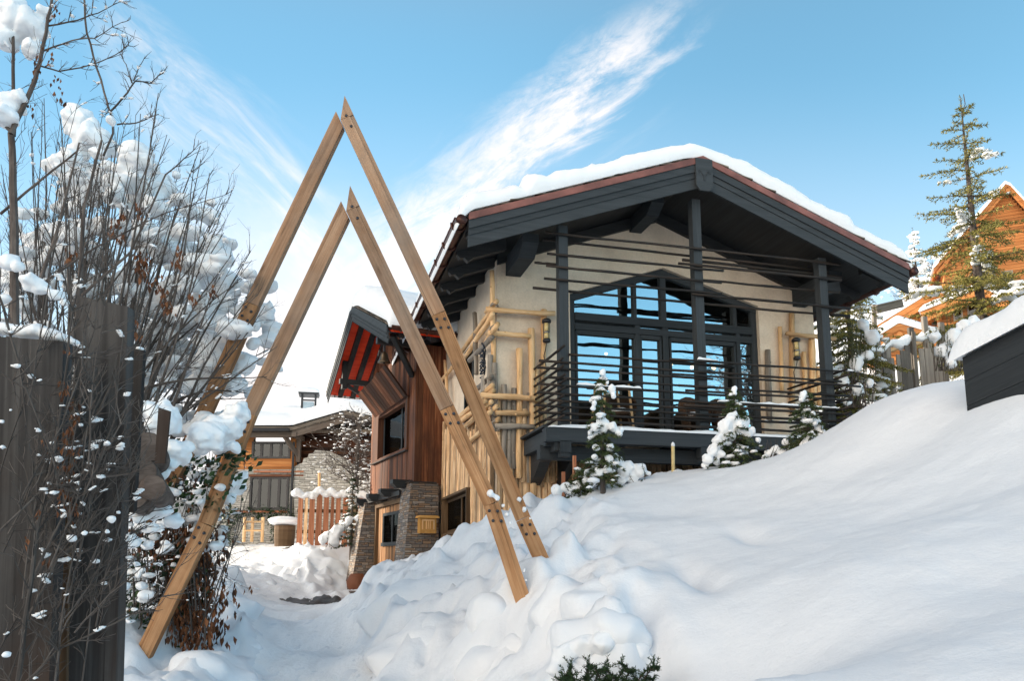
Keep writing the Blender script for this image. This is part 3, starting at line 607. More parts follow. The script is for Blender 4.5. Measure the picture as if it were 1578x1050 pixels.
# glazing
win = MB(); fv0, fv1 = .10, .20
def bar(u0, u1, z0, z1, d0=fv0, d1=fv1, ax='z'): win.box(H, u0, u1, d0, d1, z0, z1, ax)
bar(WL, WL+.13, WZ0, WTL+.03); bar(WR-.13, WR, WZ0, WTR+.03)
for a, c in (((WL, WTL), (WAU, WTA)), ((WAU, WTA), (WR, WTR))):
    win.prism(H, [(a[0], a[1]-.14), (c[0], c[1]-.14), (c[0], c[1]+.03), (a[0], a[1]+.03)], fv0-.012, fv1-.012)
TR0, TR1 = 6.36, 6.52
bar(WL+.13, WR-.13, TR0, TR1, .06, .21, 'u'); bar(WL+.13, WR-.13, 6.17, 6.30, .07, .20, 'u')
for (u, w) in ((2.98, .10), (3.60, .13), (5.28, .09)): bar(u-w/2, u+w/2, WZ0, TR0, .075, .205)
for (u, w) in ((2.94, .07), (3.58, .12), (5.23, .08)):
    zt = (WTL+(WTA-WTL)*(u-WL)/(WAU-WL)) if u < WAU else (WTA+(WTR-WTA)*(u-WAU)/(WR-WAU))
    bar(u-w/2, u+w/2, TR1, zt-.13, .08, .2)
for (u0, u1) in ((1.66, 2.92), (3.05, 3.49), (3.71, 5.2)):
    bar(u0-.02, u0+.025, WZ0+.05, 6.14, .085, .19); bar(u1-.025, u1+.02, WZ0+.05, 6.14, .085, .19); bar(u0, u1, WZ0, WZ0+.12, .085, .19, 'u'); bar(u0, u1, 6.08, 6.16, .085, .19, 'u')
bar(3.7, 5.2, 5.62, 5.66, .085, .19, 'u'); bar(3.04, 3.5, 5.62, 5.66, .09, .19, 'u')
wf = win.build('window', M['charcoal'], house)
pb = MB(); pb.prism(H, [(WL, WZ0), (WR, WZ0), (WR, WTR), (WAU, WTA), (WL, WTL)], .145, .150, .5); pb.build('pane', M['glass'], wf)

# side wall upper window (recess of pale board) and the low window in the log wall
def hu(px, py, u): return H.onu(px, py, u)
b = MB(); g = MB()
b.box(H, -.03, .004, 2.05, 2.11, 4.75, 6.32, r=.5); b.box(H, -.03, .004, 2.9, 2.96, 4.75, 6.32, r=.5); b.box(H, -.03, .004, 2.11, 2.9, 6.26, 6.32, 'v', .5); b.box(H, -.04, .004, 2.02, 2.99, 4.69, 4.75, 'v', .5)
sw = b.build('window', M['charcoal'], house); g.box(H, -.012, -.006, 2.11, 2.9, 4.75, 6.26); g.build('pane', M['glass_dark'], sw)
LW = (1.98, 4.85, 2.25, 3.08)  # v0 v1 z0 z1
b = MB(); d = -.17
b.box(H, d, .0, LW[0]-.05, LW[0], LW[2]-.05, LW[3]+.05); b.box(H, d, .0, LW[1], LW[1]+.05, LW[2]-.05, LW[3]+.05)
b.box(H, d, .0, LW[0], LW[1], LW[3], LW[3]+.05, 'v'); b.box(H, d, 0, LW[0], LW[1], LW[2]-.05, LW[2], 'v')
b.box(H, -.05, -.01, 2.05, 2.12, LW[2]+.02, LW[3]-.02); b.box(H, -.05, -.01, 3.0, 3.06, LW[2]+.02, LW[3]-.02); b.box(H, -.048, -.01, 2.12, 4.8, LW[3]-.08, LW[3]-.02, 'v'); b.box(H, -.048, -.01, 2.12, 4.8, LW[2]+.02, LW[2]+.08, 'v')
lw = b.build('window', M['brown_board'], house); g = MB(); g.box(H, -.02, -.01, LW[0], LW[1], LW[2], LW[3]); g.build('pane', M['glass_dark'], lw)

# log cladding of the lower walls: side
b = MB(); v = .06
while v < 6.1:
    w = random.uniform(.05, .10)
    top = np.interp(v, [0, .6, 1.2, 2.2, 3.4, 5, 6.2], [4.7, 4.55, 4.5, 4.35, 4.45, 4.9, 5.2])+random.uniform(-.22, .22)
    lo = 1.0; segs = [(lo, top)]
    if LW[0]-.08 < v < LW[1]+.05: segs = [(lo, LW[2]-.06), (LW[3]+.06, top)]
    for z0, z1 in segs:
        k = max(2, int((z1-z0)/.6)); pts = [H.w(-.05+random.uniform(-.012, .012), v+random.uniform(-.012, .012), z0+(z1-z0)*i/k) for i in range(k+1)]
        b.tube(pts, [w/2*random.uniform(.88, 1.08) for _ in pts], 7)
    v += w*.93
b.build('side_log_cladding', M['log'], house)
b = MB(); u = .05
while u < W7:
    w = random.uniform(.09, .14); top = (4.35+random.uniform(-.55, .3)) if u < 1.0 else 3.75
    k = 4; pts = [H.w(u+random.uniform(-.012, .012), -.05+random.uniform(-.01, .01), 1.8+(top-1.8)*i/k) for i in range(k+1)]
    b.tube(pts, [w/2*random.uniform(.88, 1.08) for _ in pts], 7); u += w*.96
b.build('front_log_cladding', M['log'], house)

# applied poles; (px, py) ends measured on the wall planes
z7 = lambda x, y: (700+x*.3144, 430+y*.3144)
z4 = lambda x, y: (480+x*.4954, 420+y*.4952)
z8 = lambda x, y: (1000+x*.3144, 430+y*.3144)
def pole_front(a, c, r, dv=-.10, mat='pole', f=z7, rs=None):
    A = H.onv(*f(*a), dv); B = H.onv(*f(*c), dv); pa = H.w(A[0], dv, A[1]); pb_ = H.w(B[0], dv, B[1]); k = 5
    q = [pa.lerp(pb_, i/k)+Vector((random.uniform(-1, 1), random.uniform(-1, 1), random.uniform(-1, 1)))*.009 for i in range(k+1)]
    m = MB(); m.tube(q, [r*random.uniform(.9, 1.12) for _ in q], 8)
    for _ in range(3):   # knots
        p = q[random.randint(1, 4)]; m.blob(p+Vector((random.uniform(-1, 1), -1, random.uniform(-1, 1)))*r*.6, r*.5, r*.5, r*.5, 1, 1, .2)
    m.build('pole', M[mat], house, True)
def pole_side(a, c, r, du=-.12, mat='pole', f=z7):
    A = H.onu(*f(*a), du); B = H.onu(*f(*c), du); pa = H.w(du, A[0], A[1]); pb_ = H.w(du, B[0], B[1]); k = 5
    q = [pa.lerp(pb_, i/k)+Vector((random.uniform(-1, 1), random.uniform(-1, 1), random.uniform(-1, 1)))*.010 for i in range(k+1)]
    m = MB(); m.tube(q, [r*random.uniform(.9, 1.12) for _ in q], 8); m.build('pole', M[mat], house, True)
for a, c, r, dv, mt in [((440, 150), (436, 470), .055, -.09, 'pole'), ((378, 243), (386, 1060), .06, -.14, 'pole'), ((320, 342), (317, 980), .06, -.12, 'pole'),
        ((243, 518), (246, 880), .05, -.10, 'grey_pole'), ((292, 535), (291, 930), .055, -.10, 'grey_pole'), ((343, 640), (340, 1000), .05, -.10, 'log'),
        ((403, 448), (409, 1010), .04, -.13, 'pole'), ((430, 395), (430, 1020), .045, -.11, 'log'), ((268, 600), (268, 930), .045, -.09, 'grey_pole'),
        ((365, 560), (362, 1000), .04, -.10, 'grey_pole'), ((184, -40), (194, 420), .05, -.04, 'pole'), ((196, 415), (200, 720), .065, -.08, 'grey_pole'), ((215, 560), (217, 900), .05, -.08, 'log'),
        ((155, 150), (495, 172), .05, -.19, 'pole'), ((165, 263), (372, 281), .05, -.19, 'pole'), ((130, 572), (420, 588), .06, -.22, 'pole'), ((200, 655), (362, 660), .055, -.20, 'pole'), ((200, 720), (395, 728), .055, -.20, 'grey_pole'),
        ((456, 860), (458, 1000), .05, -.13, 'log'), ((482, 860), (484, 1000), .055, -.13, 'log'), ((508, 865), (510, 990), .05, -.13, 'log')]:
    pole_front(a, c, r, dv, mt)
for a, c, r, mt in [((30, 365), (178, 160), .05, 'pole'), ((45, 395), (190, 172), .05, 'pole'), ((75, 400), (185, 285), .055, 'grey_pole'), ((140, 335), (210, 225), .05, 'pole'),
        ((100, 165), (108, 470), .05, 'grey_pole'), ((178, 375), (173, 560), .05, 'grey_pole'), ((15, 690), (165, 545), .055, 'pole'), ((10, 715), (160, 600), .055, 'pole'), ((35, 740), (150, 640), .055, 'pole'),
        ((55, 810), (160, 730), .055, 'pole'), ((-45, 400), (-30, 640), .04, 'pole'), ((-80, 520), (20, 400), .045, 'pole'), ((80, 560), (185, 480), .05, 'grey_pole')]:
    pole_side(a, c, r, -.14, mt)
for a, c, r, dv, mt in [((640, 235), (655, 560), .045, -.08, 'pole'), ((700, 168), (706, 660), .06, -.08, 'pole'), ((583, 350), (590, 700), .06, -.08, 'grey_pole'), ((760, 357), (765, 560), .055, -.08, 'pole'),
        ((800, 290), (808, 640), .07, -.10, 'pole'), ((832, 433), (838, 640), .06, -.10, 'pole'), ((675, 270), (915, 293), .05, -.17, 'pole')]:
    pole_front(a, c, r, dv, mt, z8)
# log ends and rope turns at the corner
b = MB()
for (x, y) in ((206, 112), (212, 225), (185, 525), (190, 548), (205, 628), (180, 605), (215, 690), (175, 655), (152, 600)):
    b = MB(); A = H.onv(*z7(x, y), -.2); c = H.w(A[0], -.2, A[1]); b.tube([c+H.v*.35+Vector((-.12, 0, -.10)), c-H.v*.06], [.045, .05], 9)
    b.build('log_end', M['pole'], house, True)
b = MB()
for (x, y) in ((196, 150), (196, 262), (192, 575), (200, 655), (205, 722), (190, 610)):
    b = MB(); A = H.onv(*z7(x, y), -.16); c = H.w(A[0], -.16, A[1])
    for k in range(3):
        R = .085; b.tube([c+H.u*R*math.cos(t)+Vector((0, 0, 1))*R*math.sin(t)*1.1+H.v*(.03*math.sin(3*t)-.03)+Vector((0, 0, .02*k)) for t in np.linspace(0, 2*PI, 12)], .011, 5)
    b.build('rope_binding', M['grey_pole'], house, True)

# ---- roof
def slope_pts(side, z0, z1):
    if side < 0: return [(UL, rz(UL)-z0), (RC, APX-z0), (RC, APX-z1), (UL, rz(UL)-z1)]
    return [(RC, APX-z0), (UR, rz(UR)-z0), (UR, rz(UR)-z1), (RC, APX-z1)]
b = MB()
for s in (-1, 1): b.prism(H, slope_pts(s, .0, .10), RV0+.06, RV1, .4)
b.build('soffit', M['black'], house)
b = MB()
for s in (-1, 1):
    b.prism(H, slope_pts(s, .015, .19), RV0-.03, RV0+.05); b.prism(H, slope_pts(s, .12, .30), RV0+.0, RV0+.055); b.prism(H, slope_pts(s, .22, .50), RV0+.02, RV0+.062)
b.prism(H, [(RC-.17, APX+.01), (RC+.17, APX+.01), (RC+.17, APX-.52), (RC+.10, APX-.62), (RC-.10, APX-.62), (RC-.17, APX-.52)], RV0-.07, RV0-.031)
b.build('barge_board', M['charcoal'], house)
# stag head cut into the apex plate
b = MB(); c0 = (RC, APX-.33); y_ = RV0-.073
def pl(pts):
    b.prism(H, [(c0[0]+x, c0[1]+z) for x, z in pts], y_-.004, y_)
pl([(-.035, .0), (.035, .0), (.02, -.10), (-.02, -.10)]); pl([(-.035, .0), (-.012, .0), (-.07, .10), (-.10, .10)]); pl([(.012, .0), (.035, .0), (.10, .10), (.07, .10)])
pl([(-.085, .07), (-.125, .10), (-.13, .04), (-.09, .04)]); pl([(.085, .07), (.09, .04), (.13, .04), (.125, .10)])
b.build('stag_emblem', M['black'], house)
b = MB()
for s in (-1, 1):
    pts = slope_pts(s, -.08, .012); b.prism(H, pts, RV0-.05, RV0+.30)
    pts = slope_pts(s, .012, .045); b.prism(H, pts, RV0-.055, RV0-.03)
b.build('copper_flashing', M['copper_trim'], house)
# stepped shingle courses along the rake
b = MB()
for s in (-1, 1):
    L = (RC-UL) if s < 0 else (UR-RC); n = 19; uo = .0
    while uo < L-.1:
        st = random.uniform(.17, .30); u0 = (RC+s*uo); u1 = RC+s*min(L+.05, uo+st+.14)
        for q in (0, 1):
            v0 = RV0-.02+random.uniform(-.03, .06)+.10*q
            z0 = rz(u0)+.075+.03*q; z1 = rz(u1)+.125+.03*q
            b.prism(H, [(u0, z0), (u1, z1), (u1, z1+.028), (u0, z0+.012)], v0, RV0+1.0)
        uo += st
b.build('shingles', M['shingle'], house)
# left eave: shingle edge, gutter, brackets, rafter tails
b = MB(); b.prism(H, [(UL-.05, rz(UL)+.02), (UL+.3, rz(UL+.3)+.02), (UL+.3, rz(UL+.3)+.12), (UL-.05, rz(UL)+.12)], RV0+.31, RV1)
b.prism(H, [(UR-.3, rz(UR-.3)+.02), (UR+.05, rz(UR)+.02), (UR+.05, rz(UR)+.12), (UR-.3, rz(UR-.3)+.12)], RV0+.31, RV1); b.build('eave_course', M['shingle'], house)
def gutter(ug, zg, v0, v1):
    g = MB(); R = .105; n = 10
    prof = [(ug+R*math.cos(a), zg+R*math.sin(a)) for a in np.linspace(PI, 2*PI, n)]; inner = [(ug+(R-.012)*math.cos(a), zg+(R-.012)*math.sin(a)) for a in np.linspace(2*PI, PI, n)]
    g.prism(H, prof+inner, v0, v1); g.prism(H, prof, v0-.012, v0); g.tube([H.w(ug, v0-.03, zg-.02), H.w(ug, v0+.04, zg-.02)], [.085, .07], 12)
    g.tube([H.w(ug-R, v0, zg), H.w(ug-R, v1, zg)], .014, 6)
    v = v0+.25
    while v < v1:
        ring = [H.w(ug+(R+.018)*math.cos(a), v, zg+(R+.018)*math.sin(a)) for a in np.linspace(PI*.95, PI*2.05, 9)]; g.tube(ring, .02, 6); v += .85
    return g.build('gutter', M['copper'], house, True)
gutter(UL-.13, rz(UL)-.03, RV0-.02, 9); gutter(UR+.13, rz(UR)-.03, RV0-.02, 9)
def rafter(side, v):
    us, ue = (UL+.06, 0.0) if side < 0 else (UR-.06, W7); m = MB(); h = .17
    sg = 1 if side < 0 else -1; dz = lambda u: rz(u)-.10
    pts = [(us, dz(us)), (us, dz(us)-.06), (us+sg*.05, dz(us)-.12), (us+sg*.13, dz(us)-.10), (us+sg*.20, dz(us)-.19+.02), (us+sg*.3, dz(us+sg*.3)-.20), (ue, dz(ue)-.20), (ue, dz(ue))]
    if side > 0: pts = pts[::-1]
    m.prism(H, pts, v-.06, v+.06); m.build('rafter', M['black'], house)
for k in range(12):
    v = RV0+.45+k*.88; rafter(-1, v)
for k in range(5): rafter(1, RV0+.45+k*.88)
# purlins poking out of the gable (hewn ends)
def purlin(u, zt, w=.30, h=.36, v0=-1.25):
    m = MB(); m.prism(H, [(v0, zt), (0.01, zt), (0.01, zt-h), (v0+.28, zt-h), (v0, zt-h*.45)], u-w/2, u+w/2, None, 'vz'); m.build('purlin', M['charcoal'], house)
purlin(.33, rz(.33)-.22-.08); purlin(2.95, rz(2.95)-.14, .26, .3, -1.1); purlin(6.75, rz(6.75)-.28, .30, .36, -1.25)
b = MB(); b.beam(H.w(6.12, -1.5, 6.85), H.w(6.85, -1.1, 7.12), .18, .2); b.build('strut', M['charcoal'], house)
b = MB()
for s in (-1, 1): b.prism(H, [(RC, APX-.12), (0 if s < 0 else W7, rz(0 if s < 0 else W7)-.12), (0 if s < 0 else W7, rz(0 if s < 0 else W7)-.34), (RC, APX-.34)][::s], -.10, -.004)
b.build('wall_plate', M['black'], house)
# ---- balcony
PV = -1.6
for (u, zt) in ((.80, rz(.8)-.45), (3.44, APX-.60), (6.12, rz(6.12)-.47)):
    m = MB(); m.box(H, u-.085, u+.085, PV-.08, PV+.09, 3.35, zt); 
    m.box(H, u-.10, u+.10, PV-.10, PV+.11, 3.42, 3.62); m.build('post', M['charcoal'], house)
b = MB(); b.box(H, .45, 7.05, PV-.10, PV+.10, 3.60, 3.84, 'u'); b.box(H, .5, .72, PV+.1, 0, 3.55, 3.82, 'v'); b.box(H, 6.5, 6.72, PV+.1, 0, 3.55, 3.82, 'v'); b.box(H, .45, 7.05, PV+.25, PV+.45, 3.34, 3.58, 'u')
for u in (1.9, 3.4, 4.9): b.box(H, u-.09, u+.09, PV+.1, -.1, 3.6, 3.8, 'v')
b.build('balcony_beam', M['charcoal'], house)
b = MB(); b.prism(H, [(PV-.05, 3.6), (-.12, 3.6), (-.12, 3.0), (-.4, 3.12), (-.75, 3.36), (-1.2, 3.44), (PV-.05, 3.45)], .62, .82, None, 'vz'); b.prism(H, [(PV+.3, 3.6), (-.12, 3.6), (-.12, 3.0), (-.6, 3.2)], 1.15, 1.3, None, 'vz'); b.build('balcony_bracket', M['black'], house)
b = MB(); k = 0; u = .42
while u < 7.0: b.box(H, u, u+.14, PV-.02, -.01, 3.85, 3.89, 'v'); u += .147
dk = b.build('balcony_deck', M['black'], house)
snow_pad('snow', lambda s, t, h: H.w(.5+s, PV-.13+t, 3.845+h), 5.5, .42, .06, house, .08, nl=70, nw=8, lump=.5, lfreq=3, seed=5)
z5 = lambda x, y: (620+x*.3144, 190+y*.3144)
z6 = lambda x, y: (1000+x*.3144, 190+y*.3144)
def rail(p, q, v, r, name='rail'):
    A = H.onv(p[0], p[1], v); B = H.onv(q[0], q[1], v); a = H.w(A[0], v, A[1]); c = H.w(B[0], v, B[1]); k = 6
    pts = [a.lerp(c, i/k)+Vector((0, 0, random.uniform(-1, 1)*.008)) for i in range(k+1)]; m = MB(); m.tube(pts, [r*random.uniform(.9, 1.12) for _ in pts], 8); m.build(name, M['blackpole'], house, True)
for i, (p, q) in enumerate([(z5(700, 535), z6(935, 692)), (z5(690, 570), z6(830, 720)), (z5(710, 638), z6(365, 725)), (z5(648, 685), z5(770, 692)), (z5(705, 700), z6(355, 782)), (z6(255, 768), z6(935, 832)),
        (z5(695, 762), z6(357, 836)), (z5(640, 808), z6(835, 937)), (z6(210, 838), z6(985, 908)), (z6(165, 668), z6(942, 752)), (z6(145, 685), z6(942, 768)), (z6(890, 940), z6(985, 946))]):
    rail(p, q, PV-.12 if i % 2 == 0 else PV+.13, .024 if i < 8 else .027, 'trellis_bar')
ZR = [5.13, 4.98, 4.86, 4.70, 4.57, 4.42, 4.30, 4.20, 4.08, 3.97]
for k, z in enumerate(ZR):
    for (u0, u1, v) in (((.42 if k % 3 else .62)-random.uniform(0, .2), 3.6+random.uniform(0, .5), PV-.12), (3.1-random.uniform(0, .5), 6.25+random.uniform(.0, .5), PV-.12 if k % 2 else PV-.17)):
        if k == 0 and v == PV-.12: u0 = .86
        m = MB(); n = 6; pts = [H.w(u0+(u1-u0)*i/n, v, z+(.035 if v < PV-.15 else 0)+random.uniform(-1, 1)*.008) for i in range(n+1)]
        m.tube(pts, [random.uniform(.020, .026) for _ in pts], 8); rr = m.build('rail', M['blackpole'], house, True)
    for (us, v1_) in ((.70, -.12), (6.28, -.12)):
        m = MB(); zz = z+.04+random.uniform(-.03, .05); m.tube([H.w(us, PV-.35+random.uniform(-.1, .08), zz-.01), H.w(us+random.uniform(-.02, .02), (PV-.1)/2, zz), H.w(us, v1_, zz+.01)], [.022, .026, .022], 8); m.build('side_rail', M['blackpole'], house, True)
# snow lines lying on the rails
def rail_snow(u0, u1, z, v=PV-.12): snow_pad('snow', lambda s, t, h: H.w(u0+s, v-.03+t, z+.028+h), u1-u0, .06, .035, house, .05, nl=40, nw=5, lump=.6, lfreq=5, seed=int(u0*10), edge_w=.03)
rail_snow(3.7, 6.2, 4.42); rail_snow(4.6, 6.7, 4.08); rail_snow(1.0, 2.2, 4.57); rail_snow(3.3, 3.7, 5.16, PV-.17); rail_snow(6.2, 6.6, 5.16, PV-.15)
# downpipe where the log wall meets the tower
b = MB(); p0 = hu(672, 620, -.25); b.tube([H.w(-.25, 6.05, 1.2), H.w(-.25, 6.05, 6.5), H.w(-.5, 6.05, 6.9), H.w(UL-.1, 6.05, 7.2)], .05, 10); b.build('downpipe', M['copper'], house, True)
# ---- snow on the roof: one blanket over the ridge
span = UR-UL+.36
def roofbase(s, t, h):
    u = UL-.20+s; v = RV0-.02+t; k = 1/math.sqrt(1+SL*SL); d = abs(u-RC); rr = .5
    z = APX-SL*(d if d > rr else (d*d/(2*rr)+rr/2)); sg = -1 if u < RC else 1; sm = min(1, d/rr)
    ov = 0
    droop = max(0, (UL+.12-u)) + max(0, u-(UR-.12))
    return H.w(u+sg*SL*k*h*sm, v-.14*min(1, h/.3)*max(0, 1-t/.5), z+.135+k*h-droop*droop*2.6)
def roofprof(s, t):
    u = UL-.20+s; f = 1.0
    f *= 1-.33*math.exp(-((u-.05)/.10)**2)*math.exp(-(t/1.2)**2)      # split near the left eave
    f *= 1+.34*math.exp(-((u-.27)/.16)**2)*math.exp(-((t-.4)/1.0)**2)
    f *= 1-.25*math.exp(-((u-6.62)/.07)**2)*math.exp(-(t/1.0)**2); f *= 1+.12*math.exp(-((u-6.45)/.13)**2)
    if u > 6.7: f *= .8
    if u < 0: f *= .95
    return f
snow_pad('roof_snow', roofbase, span, RV1-RV0, .39, house, .55, nl=150, nw=90, lump=.10, lfreq=.9, seed=2, edge_w=.40, prof=roofprof)

# ---- things on and by the balcony
def lantern(px, py0, py1, label, f):
    A = H.onv(*f(px, py0), -.27); B = H.onv(*f(px, py1), -.27); u, zt, zb = A[0], A[1], B[1]; hh = zt-zb; t = thing('wall_lantern', label, 'lantern', H.w(u, -.27, zb), 'amber glass lanterns on the front wall'); c = H.w(u, -.27, zb)
    m = MB(); m.lathe(c, [(.03, 0), (.075, .02), (.075, .07), (.05, .09)], 16); m.build('base_cap', M['metal'], t, True)
    m = MB(); m.lathe(c, [(.058, .09), (.058, hh*.40)], 16); m.build('lower_glass', M['amber'], t, True)
    m = MB(); m.lathe(c, [(.066, hh*.40), (.066, hh*.46)], 16); m.build('collar', M['chrome'], t, True)
    m = MB(); m.lathe(c, [(.054, hh*.46), (.054, hh-.10)], 16); m.build('upper_glass', M['amber'], t, True)
    m = MB(); m.lathe(c, [(.05, hh-.10), (.09, hh-.08), (.09, hh-.03), (.05, hh), (.0, hh+.005)], 16); m.build('top_cap', M['metal'], t, True)
    for k in range(4):
        a = k*PI/2+.5; m = MB(); m.tube([c+Vector((.068*math.cos(a), .068*math.sin(a), .07)), c+Vector((.068*math.cos(a), .068*math.sin(a), hh-.08))], .006, 5); m.build('rod', M['metal'], t)
    m = MB(); m.tube([c, c+Vector((-.02, .02, -.12)), c+Vector((-.05, .1, -.22)), c+Vector((-.01, .14, -.42))], .009, 5); m.build('cable', M['metal'], t)
lantern(452, 195, 315, 'tall amber glass lantern on a pole near the left corner of the cream wall', z7)
lantern(720, 290, 400, 'tall amber glass lantern on a pole right of the big window', z8)
# twisted metal ornament on the side wall
A = H.onu(*z7(140, 400), -.25); c = H.w(-.25, A[0], A[1]); t = thing('wall_ornament', 'small twisted metal ornament hanging on the pole covered side wall', 'ornament', c-Vector((0, 0, .3)))
m = MB()
for k in range(7):
    R = random.uniform(.07, .12); cc = c+Vector((0, 0, .22-.08*k)); ax = random.random()*3
    m.tube([cc+H.v*R*math.cos(a+ax)+Vector((0, 0, 1))*R*math.sin(a)*.9+H.u*.04*math.sin(2*a+ax) for a in np.linspace(0, 2*PI, 12)], .014, 6)
m.build('wire_loops', M['steel'], t, True)
m = MB(); m.hexa([c+H.v*a+H.u*b_+Vector((0, 0, z)) for z, s in ((-.62, .11), (-.3, .05)) for a, b_ in ((-s, -.02), (s, -.02), (s, .02), (-s, .02))]); m.build('plate', M['grey_pole'], t)
# balcony table and wicker chairs
A = H.onv(*z7(770, 520), -.85); t = thing('balcony_table', 'dark square table with pale legs on the balcony behind the snowy young spruce', 'table', H.w(A[0], -.85, 3.89))
zt = A[1]; m = MB(); m.box(H, A[0]-.36, A[0]+.36, -1.2, -.5, zt-.03, zt, 'u'); m.build('table_top', M['black'], t)
for (x, y) in ((-.3, -1.12), (.3, -1.12), (-.3, -.58), (.3, -.58)):
    m = MB(); m.beam(H.w(A[0]+x*.75, y, zt-.03), H.w(A[0]+x*1.05, y, 3.89), .035, .035); m.build('leg', M['pole'], t)
def chair(px, py, lab):
    u, z = H.onv(px, py, -.75); c = H.w(u, -.75, 3.89); t = thing('wicker_chair', lab, 'chair', c)
    m = MB(); vs = []; fs = []; n = 14
    for j, (zz, R) in enumerate(((.12, .22), (.42, .30), (.62, .34), (.82, .33), (.92, .30))):
        for i in range(n):
            a = PI*(-.15+1.3*i/(n-1)); k = 1 if j < 3 else (1-.25*abs(i/(n-1)*2-1))
            vs.append(c+H.u*R*math.cos(a)+H.v*R*math.sin(a)+Vector((0, 0, zz*k)))
    for j in range(4):
        for i in range(n-1): fs.append((j*n+i, j*n+i+1, (j+1)*n+i+1, (j+1)*n+i))
    m.add(vs, fs, lambda k, j: (0, 0)); sh = m.build('backrest', M['wicker'], t, True); md = sh.modifiers.new('thick', 'SOLIDIFY'); md.thickness = .04
    m = MB(); m.lathe(c+Vector((0, 0, .38)), [(.0, 0), (.29, 0), (.30, .05), (.0, .06)], 16); m.build('seat', M['wicker'], t, True)
    for a in (.8, 2.3, 3.9, 5.5):
        m = MB(); m.tube([c+Vector((.24*math.cos(a), .24*math.sin(a), 0)), c+Vector((.2*math.cos(a), .2*math.sin(a), .40))], .02, 6); m.build('leg', M['wicker'], t)
    m = MB(); m.blob(c+Vector((0, 0, .47)), .24, .24, .07, 3, 2, .2); m.build('snow', M['snow'], t, True)
chair(1072, 635, 'brown wicker tub chair on the balcony beside the middle post'); chair(1118, 620, 'brown wicker tub chair on the balcony right of the middle post')
chair(955, 640, 'brown wicker tub chair on the balcony beside the dark table')

# ================================================================ the timber tower with the slate stone base
tw = thing('timber_house', 'narrow red brown timber house on a slate base, red soffit under its carved gable', 'house', T.w(0, 2, 1.0))
RU = -1.12; RV = 2.4; RZ = 8.72; NV, NZ = -1.35, 7.10; FV, FZ = 5.4, 6.88; RU1 = 1.6
rt = lambda v: RZ-(RZ-NZ)*(RV-v)/(RV-NV) if v < RV else RZ-(RZ-FZ)*(v-RV)/(FV-RV)
def planks(m, fr, kind, a0, a1, z0, z1, off, th, wmin=.10, wmax=.19, ztop=None, holes=()):
    """vertical boards on a wall: kind 'u' = wall plane u=off (boards march along v), 'v' = plane v=off"""
    a = a0
    while a < a1-.02:
        w = min(random.uniform(wmin, wmax), a1-a); segs = [(z0, ztop(a+w/2) if ztop else z1)]
        for (h0, h1, hz0, hz1) in holes:
            if a+w/2 > h0 and a+w/2 < h1: segs = [(segs[0][0], hz0), (hz1, segs[0][1])]
        pr = random.uniform(0, .018)
        for s0, s1 in segs:
            if s1-s0 < .05: continue
            if kind == 'u': m.box(fr, off-pr, off+th, a+.004, a+w-.004, s0, s1)
            else: m.box(fr, a+.004, a+w-.004, off-pr, off+th, s0, s1)
        a += w
WIN = (.65, 3.85, 4.55, 5.84)
b = MB(); planks(b, T, 'u', .0, 4.3, 3.55, 7.0, 0, .05, ztop=lambda v: rt(v)-.16, holes=[WIN]); b.build('timber_wall', M['red_board'], tw)
b = MB(); planks(b, T, 'v', .03, 1.0, 3.5, 7.6, 0, .05, ztop=lambda v: 7.15, wmin=.14, wmax=.22); b.build('side_boarding', M['red_board'], tw)
b = MB(); b.box(T, .10, 2.2, .06, WIN[0], 1.0, 7.1, r=.2); b.box(T, .10, 2.2, WIN[1], 4.25, 1.0, 6.9, r=.2); b.box(T, .10, 2.2, WIN[0], WIN[1], 1.0, WIN[2], r=.2); b.box(T, .10, 2.2, WIN[0], WIN[1], WIN[3], 7.2, r=.2); b.box(T, .9, 2.2, WIN[0], WIN[1], WIN[2], WIN[3], r=.2)
b.build('core', M['interior'], tw)
# window in the timber wall
b = MB(); w0, w1, z0, z1 = WIN
cs = MB(); cs.box(T, -.05, .12, w0-.10, w0+.12, z0-.04, z1+.06); cs.box(T, -.05, .12, w1-.45, w1+.10, z0-.04, z1+.06); cs.box(T, -.05, .12, w0+.12, w1-.45, z1-.10, z1+.06, 'v'); cs.box(T, -.07, .12, w0-.1, w1+.1, z0-.10, z0-.042, 'v'); cs.build('window_casing', M['red_board'], tw)
for v in (w0+.14, 1.55, w1-.53): b.box(T, .12, .17, v, v+.07, z0-.04, z1-.02)
b.box(T, .121, .169, w0, w1, z1-.09, z1-.02, 'v'); b.box(T, .121, .169, w0, w1, z0-.04, z0+.03, 'v')
wn_ = b.build('window', M['charcoal'], tw); b = MB(); b.box(T, .14, .145, w0, w1, z0, z1); b.build('pane', M['glass_dark'], wn_)
b = MB(); b.box(T, .3, .34, 2.2, 3.7, z0, z1); b.build('curtain', M['curtain'], tw)
b = MB(); b.box(T, -.056, .13, w0-.04, w0-.0005, z0-.03, z1-.03); b.box(T, -.10, -.02, w0-.12, w1+.12, z0-.13, z0-.101, 'v'); b.build('sill', M['grey_board'], tw)
